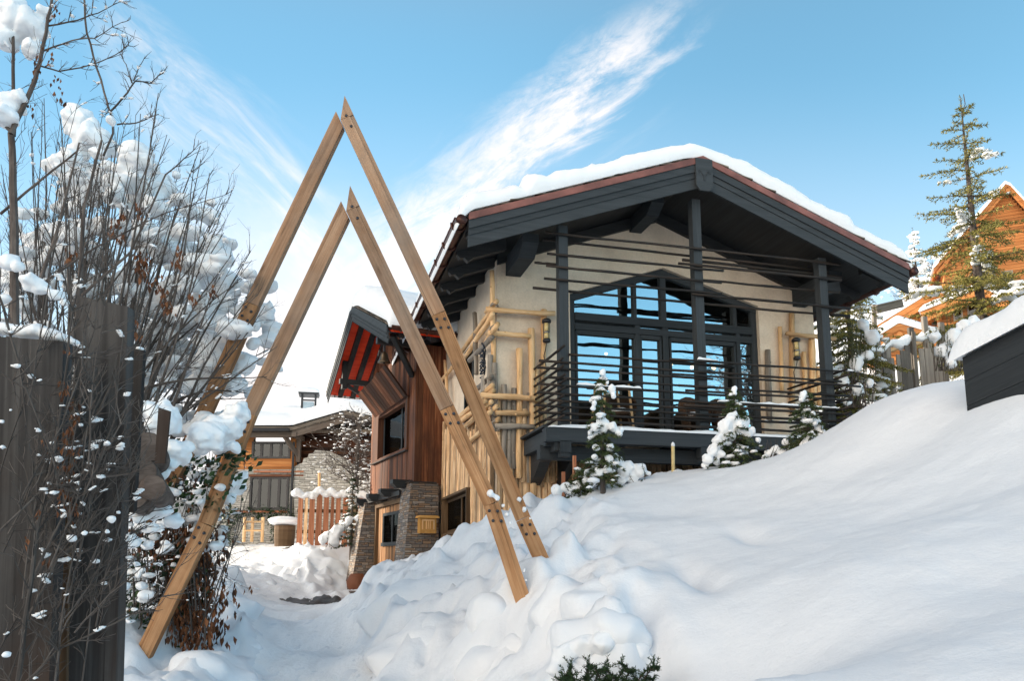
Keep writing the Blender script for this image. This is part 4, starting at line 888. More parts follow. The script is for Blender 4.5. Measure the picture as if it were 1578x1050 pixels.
# the tilted plank hatch above the window
hat = MB(); A = [T.w(-.10, 3.45, 5.80), T.w(-.10, .42, 5.88)]; C_ = [T.w(-.75, 3.05, 6.38), T.w(-.78, .10, 6.55)]
n = 13; nrm = (A[1]-A[0]).cross(C_[0]-A[0]).normalized()*.05
for i in range(n):
    f0, f1 = i/n+.003, (i+1)/n-.003; e = random.uniform(-.03, .03); q = [A[0].lerp(A[1], f0), A[0].lerp(A[1], f1)]; k = [C_[0].lerp(C_[1], f0)*(1)+(C_[0]-A[0])*e, C_[0].lerp(C_[1], f1)+(C_[0]-A[0])*e]
    hat.hexa([q[0], q[1], q[1]+nrm, q[0]+nrm, k[0], k[1], k[1]+nrm, k[0]+nrm])
hat.build('hatch', M['red_board'], tw)
# roof with red soffit
def tro(z0, z1, v0=NV, v1=FV):
    return [(v0, rt(v0)-z0), (RV, RZ-z0), (v1, rt(v1)-z0), (v1, rt(v1)-z1), (RV, RZ-z1), (v0, rt(v0)-z1)]
b = MB(); b.prism(T, tro(.06, .13), RU+.05, RU1, .5, 'vz'); b.build('soffit', M['red_paint'], tw)
b = MB(); b.prism(T, tro(-.02, .058), RU, RU1, .5, 'vz'); b.build('roof_boards', M['brown_board'], tw)
b = MB()
for q in range(3):
    v = NV-.06
    while v < FV+.05:
        st = random.uniform(.12, .2); b.prism(T, [(v, rt(v)+.035+.03*q), (v+st+.06, rt(v+st+.06)+.05+.03*q), (v+st+.06, rt(v+st+.06)+.072+.03*q), (v, rt(v)+.052+.03*q)], RU-.05+.05*q+random.uniform(-.02, .02), RU+.8, None, 'vz'); v += st
b.build('shingles', M['shingle'], tw)
for i, u in enumerate((-.78, -.38, .02)):
    for s, (va, vb) in enumerate(((NV+.1, RV), (RV, FV-.1))):
        m = MB(); m.prism(T, [(va, rt(va)-.13), (vb, rt(vb)-.13), (vb, rt(vb)-.27), (va, rt(va)-.27)], u-.07, u+.07, None, 'vz'); m.build('rafter', M['black'], tw)
# carved barge boards: layered, toothed lower edges
b = MB()
for k, (z0, z1, du) in enumerate(((-.02, .16, -.05), (.13, .26, -.03), (.23, .36, -.01))):
    b.prism(T, tro(z0, z1), RU+du-.02, RU+du+.015, .5, 'vz')
for (va, vb) in ((NV, RV), (RV, FV)):
    L = vb-va; n = int(L/.085)
    for k, (zz, du, sz) in enumerate(((.16, -.06, .05), (.26, -.04, .05), (.36, -.02, .085))):
        for i in range(n):
            v = va+(i+.5)*L/n; z = rt(v)-zz; w = .034; b.prism(T, [(v-w, z+.01), (v-w, z-sz*.4), (v, z-sz), (v+w, z-sz*.4), (v+w, z+.01)], RU+du-.012, RU+du+.012, .5, 'vz')
b.build('carved_barge_board', M['charcoal'], tw)
b = MB(); u = RU+.02     # little crosses along the far eave
while u < RU1: b.box(T, u, u+.025, FV-.02, FV, rt(FV)-.20, rt(FV)-.02); b.box(T, u-.03, u+.055, FV-.021, FV+.001, rt(FV)-.13, rt(FV)-.10); u += .16
b.box(T, RU, RU1, FV-.03, FV+.012, rt(FV)-.06, rt(FV)+.02, 'u'); b.build('eave_trim', M['charcoal'], tw)
# bracket frame under the gable
b = MB(); b.box(T, RU+.05, .0, 4.05, 4.2, 6.85, 7.0, 'u'); b.box(T, RU+.12, RU+.26, 4.04, 4.21, 6.7, 7.55); b.beam(T.w(RU+.2, 4.12, 6.85), T.w(0, 4.12, 6.35), .1, .1)
b.build('gable_bracket', M['black'], tw)
b = MB(); b.beam(T.w(-.95, -1.0, 7.0), T.w(-.03, .25, 6.35), .12, .12); b.build('gable_bracket', M['black'], tw)
b = MB(); b.box(T, RU+.05, .0, -.1, .05, 7.02, 7.18, 'u'); b.build('gable_beam', M['black'], tw)
for v in (NV-.1,):
    m = MB(); R = .09; z = rt(NV)-.02; ring = [(v+R*math.cos(a), z+R*math.sin(a)) for a in np.linspace(PI, 2*PI, 9)]+[(v+(R-.012)*math.cos(a), z+(R-.012)*math.sin(a)) for a in np.linspace(2*PI, PI, 9)]
    m.prism(T, ring, RU, RU1, None, 'vz')
    for u in (RU+.25, RU+.9, RU+1.6): m.tube([T.w(u, v+.105*math.cos(a), z+.105*math.sin(a)) for a in np.linspace(PI*.9, 2.1*PI, 8)], .018, 6)
    m.build('gutter', M['copper'], tw)
def trbase(s, t, h):
    v = NV-.15+s; u = RU-.06+t; d = abs(v-RV); rr = .9; sl = ((RZ-NZ)/(RV-NV)) if v < RV else (RZ-FZ)/(FV-RV)
    z = RZ-sl*(d if d > rr else (d*d/(2*rr)+rr/2)); k = 1/math.sqrt(1+sl*sl); sg = -1 if v < RV else 1; sm = min(1, d/rr)
    dr = max(0, NV+.1-v)+max(0, v-FV+.1)
    return T.w(u-.06*min(1, h/.3)*max(0, 1-t/.4), v+sg*sl*k*h*sm*.6, z+.125+k*h-dr*dr*2)
snow_pad('roof_snow', trbase, FV-NV+.34, RU1-RU+.2, .62, tw, .45, nl=90, nw=36, lump=.10, lfreq=1.0, seed=9, edge_w=.38)
# stone base
DR = (.85, 3.35, 1.0, 3.10)
b = MB(); b.box(T, .02, .5, DR[1], 4.3, .3, 3.55, r=.5); b.box(T, .021, .5, .0, DR[0], .3, 3.55, r=.5); b.box(T, .022, .5, DR[0], DR[1], DR[3], 3.55, 'v', .5); b.box(T, .5, 1.0, 0, 4.3, .3, 3.55, r=.5)
b.build('stone_base', M['stone'], tw)
def buttress(v0, v1, ub, ut, zt, zb=.2):
    m = MB(); P0 = [T.w(ub, v0-.05, zb), T.w(.6, v0-.05, zb), T.w(.6, v1, zb), T.w(ub, v1, zb)]; P1 = [T.w(ut, v0, zt), T.w(.55, v0, zt), T.w(.55, v1, zt), T.w(ut, v1, zt)]
    A = P0+P1; fs = [(0, 1, 5, 4), (1, 2, 6, 5), (2, 3, 7, 6), (3, 0, 4, 7), (4, 5, 6, 7)]
    for f in fs:
        q = [A[i] for i in f]; ax = (q[1]-q[0]); m.face(q, [((p-q[0]).dot(ax.normalized()), p.z if f != (4, 5, 6, 7) else (p-q[0]).length) for p in q], .5)
    m.build('stone_buttress', M['stone'], tw)
buttress(-.25, .55, -.42, -.16, 3.52); buttress(3.65, 4.35, -.75, -.30, 3.28)
b = MB(); b.box(T, -.2, .5, -.28, .6, 3.525, 3.555, 'u'); b.build('coping', M['grey_board'], tw)
for v in (.25, 1.35, 2.6, 3.95):
    m = MB(); zt = 3.62 if v < 1 else 3.52-.03*v; m.prism(T, [(-.52, zt), (.1, zt), (.1, zt-.2), (-.42, zt-.2), (-.52, zt-.1)], v-.13, v+.13); m.build('beam_end', M['black'], tw)
b = MB(); b.box(T, -.24, -.10, .5, 4.1, 3.26, 3.38, 'v'); b.build('lintel_beam', M['black'], tw)
b = MB(); b.box(T, -.06, .14, DR[1]-.02, DR[1]+.12, 1.0, DR[3]); b.box(T, -.06, .14, DR[0]-.12, DR[0]+.02, 1.0, DR[3]); b.box(T, -.065, .145, DR[0]-.16, DR[1]+.16, DR[3], DR[3]+.13, 'v'); fr_ = b.build('door_frame', M['brown_board'], tw)
b = MB(); planks(b, T, 'u', DR[0]+.02, DR[1]-.02, .9, DR[3], .03, .04, .09, .14, holes=[(1.35, 2.75, 2.10, 2.86)]); dr_ = b.build('door', M['door_board'], tw)
b = MB(); b.box(T, -.0, .06, 1.28, 1.36, 2.05, 2.92); b.box(T, 0, .06, 2.74, 2.82, 2.05, 2.92); b.box(T, -.002, .06, 1.36, 2.74, 2.84, 2.92, 'v'); b.box(T, -.03, .06, 1.25, 2.85, 2.0, 2.10, 'v'); b.box(T, .0, .06, 1.85, 1.93, 2.1, 2.84); w_ = b.build('window', M['charcoal'], dr_)
b = MB(); b.box(T, .03, .035, 1.36, 2.74, 2.1, 2.84); b.build('pane', M['glass_dark'], w_)
b = MB(); b.tube([T.w(-.03, 1.02, 1.75), T.w(-.03, 1.16, 1.75)], .015, 6); b.tube([T.w(-.03, 1.02, 1.75), T.w(.03, 1.02, 1.75)], .015, 6); b.build('handle', M['metal'], dr_)
# letterbox, bell, porch lamp and jar at the door
t = thing('letterbox', 'honey coloured wooden letterbox on the slate pillar beside the log wall', 'letterbox', T.w(.22, -.38, 2.25))
b = MB(); b.box(T, .02, .44, -.46, -.27, 2.27, 2.64); b.box(T, .07, .39, -.468, -.461, 2.33, 2.36, 'u'); b.build('body', M['honey'], t)
b = MB(); b.box(T, .07, .10, -.475, -.461, 2.36, 2.60); b.box(T, .36, .39, -.475, -.461, 2.36, 2.60); b.box(T, .10, .36, -.475, -.461, 2.57, 2.60, 'u'); b.box(T, .17, .19, -.473, -.461, 2.37, 2.57); b.box(T, .22, .24, -.473, -.461, 2.37, 2.57); b.box(T, .27, .29, -.473, -.461, 2.37, 2.57); b.build('door_panel', M['pole'], t)
b = MB(); b.prism(T, [(-.04, 2.64), (.50, 2.64), (.50, 2.665), (.46, 2.70), (.0, 2.70), (-.04, 2.665)], -.52, -.26); b.build('lid', M['honey'], t)
c = T.w(-.78, .28, 6.62); t = thing('bell', 'old bronze bell hanging under the carved gable of the timber house', 'bell', c)
b = MB(); b.lathe(c, [(.17, 0), (.155, .03), (.12, .10), (.10, .2), (.085, .26), (.04, .29), (.0, .295)], 20); b.build('bell_body', M['bronze'], t, True)
b = MB(); b.tube([c+Vector((0, 0, .28)), c+Vector((0, .02, .52))], .03, 8); b.tube([c+Vector((-.12, 0, .33)), c+Vector((-.15, 0, .18))], .03, 6); b.build('yoke', M['metal'], t)
b = MB(); b.tube([c+Vector((0, 0, .15)), c+Vector((0, 0, -.02))], [.012, .03], 8); b.build('clapper', M['metal'], t)
c = T.w(-.62, 3.1, terr(*T.w(-.62, 3.1, 0)[:2])+.0); t = thing('clay_pot', 'round brown clay pot on the ground between the slate buttresses', 'pot', c)
b = MB(); b.lathe(c, [(.14, 0), (.26, .14), (.28, .3), (.2, .46), (.17, .5), (.15, .5), (.14, .4)], 20); b.build('pot_body', plain('clay', (.16, .06, .03), .7), t, True)
q = P(548, 900, 20.4); q.z = terr(q.x, q.y); t = thing('planter_box', 'small grey box at the foot of the slate buttress', 'box', q)
b = MB(); b.box(Frame((q.x, q.y), 20), -.12, .12, -.15, .15, q.z-.1, q.z+.32); b.build('box_body', M['grey_fence'], t); b = MB(); b.box(Frame((q.x, q.y), 20), -.14, .14, -.17, .17, q.z+.325, q.z+.36, 'u'); b.build('lid', M['old_beam'], t)

# ================================================================ the two timber arches
def arch(label, Y, segs_l, segs_r, wd, th, base):
    t = thing('timber_arch', label, 'arch', base)
    gaps = []
    def leg(pts, ybias, side):
        Ps = [P(px, py, Y+ybias) for px, py in pts]
        for i in range(len(Ps)-1):
            a, c = Ps[i], Ps[i+1]; m = MB(); d = (c-a).normalized(); nr = Vector((0, 1, 0)); x = d.cross(nr).normalized()
            if side > 0: x = -x
            # two planks laid side by side with a groove, top cut to the apex line
            lo, hi = -wd/2, wd/2; dd = .004
            for (s0, s1, y0, r_) in ((lo, lo+wd*.28, -th/2+.012, None), (lo+wd*.28, hi, -th/2, None)):
                cut0 = 0; A4 = []; 
                for (pp, e) in ((a, 0), (c, 1)):
                    off = [s0, s1]; sh = [0, 0]
                    if i == 0 and e == 0: sh = [-(abs(d.x)/abs(d.z))*o*side*0 for o in off]
                    g = d*(.003 if e == 0 else -.003)
                    A4.append([pp+x*off[0]+nr*y0+g, pp+x*off[1]+nr*y0+g, pp+x*off[1]+nr*(th/2)+g, pp+x*off[0]+nr*(th/2)+g])
                if side < 0 and i == 0:   # mitre against the other leg
                    for j, o_ in enumerate((s0, s1)):
                        li = pp*0+a+x*o_; den = d.x*MIT[1].z-d.z*MIT[1].x; w_ = MIT[0]-li; kk = (w_.x*MIT[1].z-w_.z*MIT[1].x)/den
                        e_ = li+d*kk; A4[0][j] = Vector((e_.x, A4[0][j].y, e_.z)); A4[0][3-j] = Vector((e_.x, A4[0][3-j].y, e_.z))
                m.hexa(A4[0]+A4[1])
            ob = m.build('beam', M['arch'] if i == 0 else M['arch_red'], t)
            if i > 0:
                for (k, l) in ((-.25, .06), (.25, .09), (-.22, .17), (.27, .20)):
                    q = a+d*(l)+x*wd*k*side*-1+nr*(-th/2); bm_ = MB(); bm_.lathe(q, [(.017, 0), (.017, -.007), (.013, -.012), (.0, -.014)], 10, (0, 1, 0)); bm_.build('bolt', M['steel'], ob, True)
        return Ps
    ra, rb = P(*segs_r[0], Y-.03), P(*segs_r[1], Y-.03); rd = (rb-ra).normalized(); rx = Vector((rd.z, 0, -rd.x)); MIT = (ra+rx*(wd/2+.004), rd)
    L = leg(segs_l, .015, -1); R = leg(segs_r, -.03, 1)
    # pointed cap where the legs meet
    a = R[0]; d = (R[1]-R[0]).normalized(); nr = Vector((0, 1, 0)); x = d.cross(nr).normalized(); y0 = -th/2-.002
    m = MB(); tip = a-d*wd*1.62+x*(wd/2)
    e1, e2 = a+x*wd/2+d*.0, a-x*wd/2+d*.0
    if tip.z < e1.z: tip = e1
    tri = [e1+nr*y0, e2+nr*y0, tip+nr*y0, e1+nr*th/2, e2+nr*th/2, tip+nr*th/2]
    m.add(tri, [(0, 1, 2), (5, 4, 3), (1, 0, 3, 4), (2, 1, 4, 5), (0, 2, 5, 3)], lambda k, j: ((tri[j]-a).dot(d), (tri[j]-a).dot(x)))
    cap = m.build('apex_cap', M['arch'], t)
    for l in (-.02, .13):
        q = a+d*l+nr*(-th/2); bm_ = MB(); bm_.lathe(q, [(.017, 0), (.017, -.007), (.013, -.012), (.0, -.014)], 10, (0, 1, 0)); bm_.build('bolt', M['steel'], cap, True)
    return t
A1 = arch('taller, farther timber arch of the two, its apex highest against the blue sky', 8.6, [(524, 187), (389, 470), (296, 680), (225, 806)], [(536, 184), (676, 485), (806, 800), (841, 878)],   .165, .10, P(540, 870, 8.6))
A2 = arch('smaller, nearer timber arch of the two, standing inside the taller one', 8.2, [(532, 326), (384, 638), (318, 808), (212, 1030)], [(545, 324), (689, 630), (757, 778), (810, 938)],  .160, .10, P(540, 960, 8.2))

# ================================================================ the grey stone house up the lane
S = Frame((0, 31), 0)
sh = thing('stone_house', 'grey stone and timber house up the lane with snow on its roof', 'house', S.w(-9.5, 1, 2.3))
def swin(u0, u1, z0, z1, hole=True):
    m = MB(); m.box(S, u0, u0+.08, -.06, .10, z0, z1); m.box(S, u1-.08, u1, -.06, .10, z0, z1); m.box(S, u0+.08, u1-.08, -.06, .10, z1-.08, z1, 'u'); m.box(S, u0+.08, u1-.08, -.06, .10, z0, z0+.08, 'u')
    for k in (1, 2, 3): m.box(S, u0+(u1-u0)*k/4-.05, u0+(u1-u0)*k/4+.05, -.04, .08, z0+.08, z1-.08)
    f = m.build('window', M['metal'], sh); m = MB(); m.box(S, u0+.05, u1-.05, .0, .01, z0+.05, z1-.05); m.build('pane', M['glass_dark'], f)
x0, x1 = -11.9, -8.72
def wallp(m, u0, u1, z0, z1, v0=.02, v1=.4): m.prism(S, [(u0, z0), (u1, z0), (u1, z1), (u0, z1)], v0, v1, .5)
b = MB()
wallp(b, x0, -10.45, 1.8, 5.22); wallp(b, -8.90, x1, 1.8, 5.22); wallp(b, -10.45, -8.9, 1.8, 3.62); wallp(b, -10.45, -8.9, 4.92, 5.22)
b.build('stone_wall', M['stone_grey'], sh)
b = MB()
for k in range(4): z = 5.22+k*.11; b.box(S, x0, x1, .0, .3, z, z+.105, 'u')
for k in range(9):
    z = 5.66+k*.115; b.box(S, x0, -10.42, .0, .3, z, z+.11, 'u'); b.box(S, -8.92, x1, .0, .3, z, z+.11, 'u')
b.build('timber_cladding', M['chalet'], sh)
b = MB(); wallp(b, x0+.1, x1, 1.8, 6.6, 2.4, 2.5); b.box(S, x0, x1, .3, 2.4, 5.25, 5.3); b.build('room', M['interior'], sh)
swin(-10.45, -8.90, 5.66, 6.34); swin(-10.45, -8.90, 3.62, 4.92)
for (z, u0, u1) in ((5.12, -10.3, -8.3), (4.98-.02, -10.7, -8.3), (3.52, -11.0, -8.9)):
    m = MB(); m.tube([S.w(u0, -.12, z), S.w(u1, -.12, z)], .045, 8); m.build('rail_beam', M['fence'], sh)
# right wing: rough stone gable with a stepped slate edge, timber above
E_ = lambda px, py, v=-.15: S.onv(px, py, v)
ol = [(453, 830), (453, 720), (460, 716), (466, 714), (468, 707), (474, 706), (476, 700), (482, 699), (486, 694), (508, 696), (530, 706), (552, 722), (575, 742), (600, 760), (600, 830)]
b = MB(); b.prism(S, [E_(*p) for p in ol], -.15, .6, .5); b.build('stone_gable', M['stone_grey'], sh)
b = MB(); pts = [(453, 722), (453, 672), (500, 656), (560, 662), (575, 745)]
lo = S.onv(453, 725, .62)[1]; k = 0
for i in range(16):
    z = lo-.6+i*.14; b.box(S, -8.7, -5.2, .61, .9, z, z+.133, 'u')
b.build('upper_cladding', M['red_board'], sh)
b = MB(); b.tube([S.w(-8.72, -.22, 2.2), S.w(-8.72, -.22, 6.3)], .05, 8); b.build('downpipe', M['metal'], sh)
b = MB(); b.box(S, -8.62, -8.46, -.2, -.02, 5.5, 6.55); b.beam(S.w(-8.55, -.1, 5.7), S.w(-9.0, -.6, 6.5), .12, .16); b.box(S, -12, -8.4, -.75, -.55, 6.42, 6.62, 'u'); b.box(S, -8.65, -8.45, -.9, .4, 6.42, 6.6, 'v'); b.build('eave_beam', M['old_beam'], sh)
b = MB(); e0 = S.w(-8.6, -.8, 6.55); e1 = S.w(-6.6, -.8, 7.15); b.beam(e0, e1, .10, .3); b.beam(S.w(-8.6, -.7, 6.72), S.w(-6.6, -.7, 7.32), .06, .12); b.build('barge_board', M['old_beam'], sh)
b = MB(); b.prism(S, [(-12.2, 6.66), (-8.6, 6.66), (-6.5, 7.28), (-4.9, 6.9), (-4.9, 7.05), (-6.5, 7.42), (-8.6, 6.80), (-12.2, 6.80)], -.95, -.2, .5)
b.hexa([S.w(-12.2, -.2, 6.66), S.w(-4.9, -.2, 6.66), S.w(-4.9, 6, 8.2), S.w(-12.2, 6, 8.2), S.w(-12.2, -.2, 6.80), S.w(-4.9, -.2, 6.80), S.w(-4.9, 6, 8.34), S.w(-12.2, 6, 8.34)]); b.build('roof', M['shingle'], sh)
b = MB(); b.tube([S.w(-12.2, -1.02, 6.66), S.w(-8.7, -1.02, 6.66)], .07, 8); b.build('gutter', M['metal'], sh)
def sbase(s, t, h):
    u = -12.3+s; zz = 6.82+max(0, .30*(u+8.6))*(1 if u < -6.5 else 0)+(.63 if u >= -6.5 else 0)-max(0, u+6.5)*.25
    return S.w(u, -1.02+t, zz*(1-min(1, t/4))+7.9*min(1, t/4)+h+.02)
snow_pad('roof_snow', sbase, 7.5, 6.5, .5, sh, .3, nl=60, nw=30, lump=.15, lfreq=.6, seed=3)
b = MB(); wallp(b, x0, -5.2, 1.6, 6.8, 5.5, 5.8); b.build('rear_wall', M['stone_grey'], sh)
c = P(475, 642, 33); b = MB(); K = Frame((c.x, c.y), 12); z0 = 7.5; z1 = c.z
for (u, v) in ((-.28, -.28), (.28, -.28), (-.28, .28), (.28, .28)): b.box(K, u-.03, u+.03, v-.03, v+.03, z0, z1+.9)
b.box(K, -.31, .31, -.32, -.26, z1+.02, z1+.08, 'u'); b.box(K, -.31, .31, -.32, -.26, z1+.62, z1+.68, 'u'); b.box(K, -.42, .42, -.42, .42, z1+.9, z1+.98, 'u'); ch = b.build('chimney', M['metal'], sh)
b = MB(); b.box(K, -.22, .22, -.24, .22, z0, z1+.6); b.build('flue_box', M['chrome'], ch)
snow_pad('snow', lambda s, t, h: K.w(-.45+s, -.45+t, z1+.98+h), .9, .9, .26, ch, .25, nl=18, nw=18, lump=.1)
b = MB()   # ivy garland along the wall foot
def leafpts(m, c, r, n, s, seed=0, flat=1.0):
    for _ in range(n):
        p = c+Vector((random.gauss(0, r), random.gauss(0, r*.6), random.gauss(0, r*flat))); a = Vector((random.uniform(-1, 1), random.uniform(-1, .2), random.uniform(-1, 1))).normalized(); q = a.orthogonal().normalized(); w = a.cross(q); k = s*random.uniform(.6, 1.3)
        m.face([p-q*k, p+w*k*.6-q*k*.1, p+q*k*1.1, p-w*k*.6-q*k*.1], [(0, 0)]*4, random.random())
for i in range(26): leafpts(b, S.w(-11.2+i*.1, -.2, 3.45+.12*math.sin(i*.9)), .09, 22, .05)
for i in range(10): leafpts(b, S.w(-9.55+.03*i, -.2, 3.4-.12*i), .07, 14, .05)
for i in range(14): leafpts(b, S.w(-11.15, -.25, 3.4-.09*i), .13, 18, .05)
tag(b.build('ivy_garland', M['ivy'], None), 'green ivy garland trained under the lower window of the stone house', 'ivy')
b = MB(); 
leg_ = lambda px: S.onv(px, 830, -1.6)[0]
t = thing('log_trestle', 'small pale log railing in front of the stone house', 'railing', S.w(leg_(388), -1.6, 2.45))
for px in (376, 388, 404):
    m = MB(); m.tube([S.w(leg_(px), -1.6, 2.3), S.w(leg_(px), -1.6, 3.22)], .06, 8); m.build('post', M['pole'], t)
for z in (3.05, 2.72):
    m = MB(); m.tube([S.w(leg_(376), -1.66, z), S.w(leg_(404), -1.66, z)], .035, 8); m.build('rail', M['pole'], t)
# snow capped stump planter
c = P(438, 838, 27.5); t = thing('barrel_planter', 'round wooden tub capped with thick snow beside the board fence', 'planter', c)
m = MB(); m.lathe(c, [(.33, -.1), (.36, .3), (.36, .62), (.3, .62)], 14); m.build('tub', M['brown_board'], t)
m = MB(); m.blob(c+Vector((0, 0, .78)), .58, .5, .17, 4, 3, .12); m.build('snow', M['snow'], t, True)

# board fence up the lane
FB = Frame(tuple(P(456, 835, 26))[:2], 14)
t = thing('board_fence', 'red brown board fence with a snow cap beside the stone house', 'fence', FB.w(0, 0, 2.2))
u = 0; k = 0; tops = []
while u < 2.75:
    w = random.uniform(.14, .26); zt = 3.75+.10*math.sin(u*2.1)+random.uniform(-.16, .18)+u*.07; m = MB()
    m.hexa([FB.w(u+.01, -.02, 1.9), FB.w(u+w-.01, -.02, 1.9), FB.w(u+w-.01, .02, 1.9), FB.w(u+.01, .02, 1.9), FB.w(u+.03, -.02, zt), FB.w(u+w-.03, -.02, zt-.03), FB.w(u+w-.03, .02, zt-.03), FB.w(u+.03, .02, zt)])
    m.build('board', M['log'] if k in (1, 8) else M['fence'], t); tops.append((u+w/2, zt)); u += w+random.uniform(.0, .04); k += 1
m = MB(); m.box(FB, 0, 2.8, .025, .08, 3.2, 3.32, 'u'); m.box(FB, 0, 2.8, .025, .08, 2.5, 2.62, 'u'); m.build('rail', M['brown_board'], t)
m = MB()
for i in range(40):
    uu = -.12+i*.075; z = np.interp(uu, [a for a, _ in tops], [z for _, z in tops]); m.blob(FB.w(uu, random.uniform(-.05, .05), z+.02+.05*math.sin(i*1.3)), .11, .17, .12+.03*math.sin(i*.9), i, 2, .15)
fuse(m.build('snow', M['snow'], t, True), .03, 4)
c = S.onv(425+20, 790, -2); cc = P(506+0, 800, 25.5)
t = thing('marker_pole', 'pale marker pole rising behind the red brown board fence', 'pole', P(492, 800, 28)); m = MB(); m.tube([P(492, 800, 28), P(492, 729, 28)], .05, 8); m.build('shaft', M['pole'], t); m = MB(); m.blob(P(492, 728, 28), .06, .06, .05, 1, 2, .1); m.build('snow', M['snow'], t, True)

# ================================================================ right hand side: chalets, silvered fence, dark wall
def chalet(label, Y, deg, apex, left, right, foot, depth, snow=.35, win=None):
    fo = P(apex[0], apex[1], Y); fr = Frame((fo.x, fo.y), deg); A = fr.onv(*apex, 0); L = fr.onv(*left, 0); R = fr.onv(*right, 0); zb = foot
    t = thing('chalet', label, 'chalet', fr.w((L[0]+R[0])/2, 1, zb+.3)); zl = lambda u: (A[1]+(L[1]-A[1])*(u-A[0])/(L[0]-A[0])) if u < A[0] else (A[1]+(R[1]-A[1])*(u-A[0])/(R[0]-A[0]))
    i0, i1 = L[0]+.5, R[0]-.5; m = MB(); z = zb
    while z < A[1]:
        us = [u for u in np.linspace(i0, i1, 60) if zl(u)-.3 > z]
        if len(us) > 1: m.box(fr, us[0], us[-1], .6, .8, z, min(z+.17, A[1]-.3)-.006, 'u')
        z += .18
    m.build('timber_wall', M['chalet'], t)
    m = MB(); m.box(fr, i0+.02, i0+.2, .8, depth-.5, zb, zl(i0)-.3, 'v'); m.box(fr, i1-.2, i1-.02, .8, depth-.5, zb, zl(i1)-.3, 'v'); m.box(fr, i0, i1, depth-.5, depth-.3, zb, min(zl(i0), zl(i1)), 'u'); m.build('side_walls', M['chalet'], t)
    m = MB(); m.prism(fr, [L, A, R, (R[0], R[1]-.10), (A[0], A[1]-.10), (L[0], L[1]-.10)], .02, depth, .5); m.build('roof', M['chalet'], t)
    m = MB(); m.prism(fr, [(L[0]-.03, L[1]+.03), (A[0], A[1]+.03), (R[0]+.03, R[1]+.03), (R[0]+.03, R[1]-.22), (A[0], A[1]-.24), (L[0]-.03, L[1]-.22)], -.03, .015)
    m.prism(fr, [(L[0]+.1, L[1]-.2), (A[0], A[1]-.2), (R[0]-.1, R[1]-.2), (R[0]-.1, R[1]-.42), (A[0], A[1]-.44), (L[0]+.1, L[1]-.42)], .03, .06); m.build('barge_board', M['chalet'], t)
    for u in (i0+.1, A[0], i1-.1):
        m = MB(); m.tube([fr.w(u, -.02, zl(u)-.42), fr.w(u, .7, zl(u)-.42)], .11, 8); m.build('purlin', M['chalet'], t)
    def cb(s, tt, h):
        u = L[0]-.1+s; return fr.w(u, -.08+tt, zl(min(max(u, L[0]), R[0]))+.05+h)
    snow_pad('roof_snow', cb, R[0]-L[0]+.2, depth, snow, t, .3, nl=50, nw=16, lump=.1, seed=int(Y))
    if win:
        for (px0, px1, py0, py1) in win:
            a = fr.onv(px0, py0, .58); c_ = fr.onv(px1, py1, .58); m = MB(); m.box(fr, a[0]-.06, c_[0]+.06, .54, .595, c_[1]-.06, a[1]+.06); w_ = m.build('window', M['grey_pole'], t); m = MB(); m.box(fr, a[0], c_[0], .53, .538, c_[1], a[1]); m.build('pane', M['glass_dark'], w_)
    return t
chalet('orange timber chalet with low snowy gable just behind the silvered fence', 33, -18, (1440, 449), (1338, 512), (1560, 500), 8.5, 9, .32, [(1437, 1449, 488, 499)])
chalet('small orange gabled porch in front of the low timber chalet', 30, -18, (1385, 500), (1347, 524), (1452, 520), 8.0, 2.6, .38)
chalet('tall orange timber chalet uphill behind the big spruce', 41, -24, (1552, 282), (1440, 414), (1680, 420), 13, 10, .30, [(1510, 1535, 420, 450), (1545, 1562, 420, 450)])
chalet('timber chalet wing with a long snowy eave beside the big spruce', 31, -34, (1512, 445), (1420, 482), (1640, 500), 8.5, 6, .36, [(1470, 1482, 470, 492), (1492, 1506, 466, 488)])
# grey board nailed to a post
c = P(1348, 512, 22); t = thing('signboard', 'blank grey horizontal board on a thin post between chalet and eave', 'sign', c)
m = MB(); m.beam(P(1349, 560, 22), P(1347, 470, 22), .10, .10); m.build('post', M['grey_fence'], t)
m = MB(); a = P(1350, 478, 21.9); e = P(1391, 468, 22.4); m.beam(a, e, .04, .22); m.beam(a+Vector((0, -.02, .13)), e+Vector((0, -.02, .13)), .1, .03); m.build('board', M['grey_fence'], t)
# silvered fence
FS = Frame(tuple(P(1350, 600, 19.5))[:2], 12); g0 = P(1350, 610, 19.5).z
t = thing('silvered_fence', 'silver grey board fence with uneven boards and snow on its rail', 'fence', FS.w(0, 0, g0))
u = 0
while u < 2.1:
    w = random.uniform(.09, .17); z = FS.onv(1350, np.interp(u, [0, .8, 1.4, 2.1], [548, 540, 530, 520]), 0)[1]+random.uniform(-.15, .22)+(.5 if random.random() < .12 else 0)
    m = MB(); m.beam(FS.w(u+w/2, random.uniform(-.02, .02), g0-.6), FS.w(u+w/2+random.uniform(-.02, .02), 0, z), w*.95, .035, FS.v); m.build('board', M['grey_fence'], t); u += w+random.choice([.004, .01, .07])
for (px, py) in ((1425, 488), (1352, 515), (1367, 520), (1404, 505), (1451, 497)):
    uu, z = FS.onv(px, py, .06); m = MB(); m.box(FS, uu-.07, uu+.07, .045, .13, g0-.6, z); m.build('post', M['grey_fence'], t)
m = MB(); zz = [FS.onv(px, py, .1)[1] for px, py in ((1350, 548), (1452, 520))]; m.tube([FS.w(0, .17, zz[0]), FS.w(2.1, .17, zz[1])], .06, 8); m.build('rail', M['pole'], t)
m = MB()
for i in range(30):
    uu = -.1+i*.076; z = np.interp(uu, [0, 2.1], zz)+.13; m.blob(FS.w(uu, .17, z+.05*math.sin(i*.8)), .12, .16, .13+.05*math.sin(i*.55), i, 2, .12)
fuse(m.build('snow', M['snow'], t, True), .03, 4)
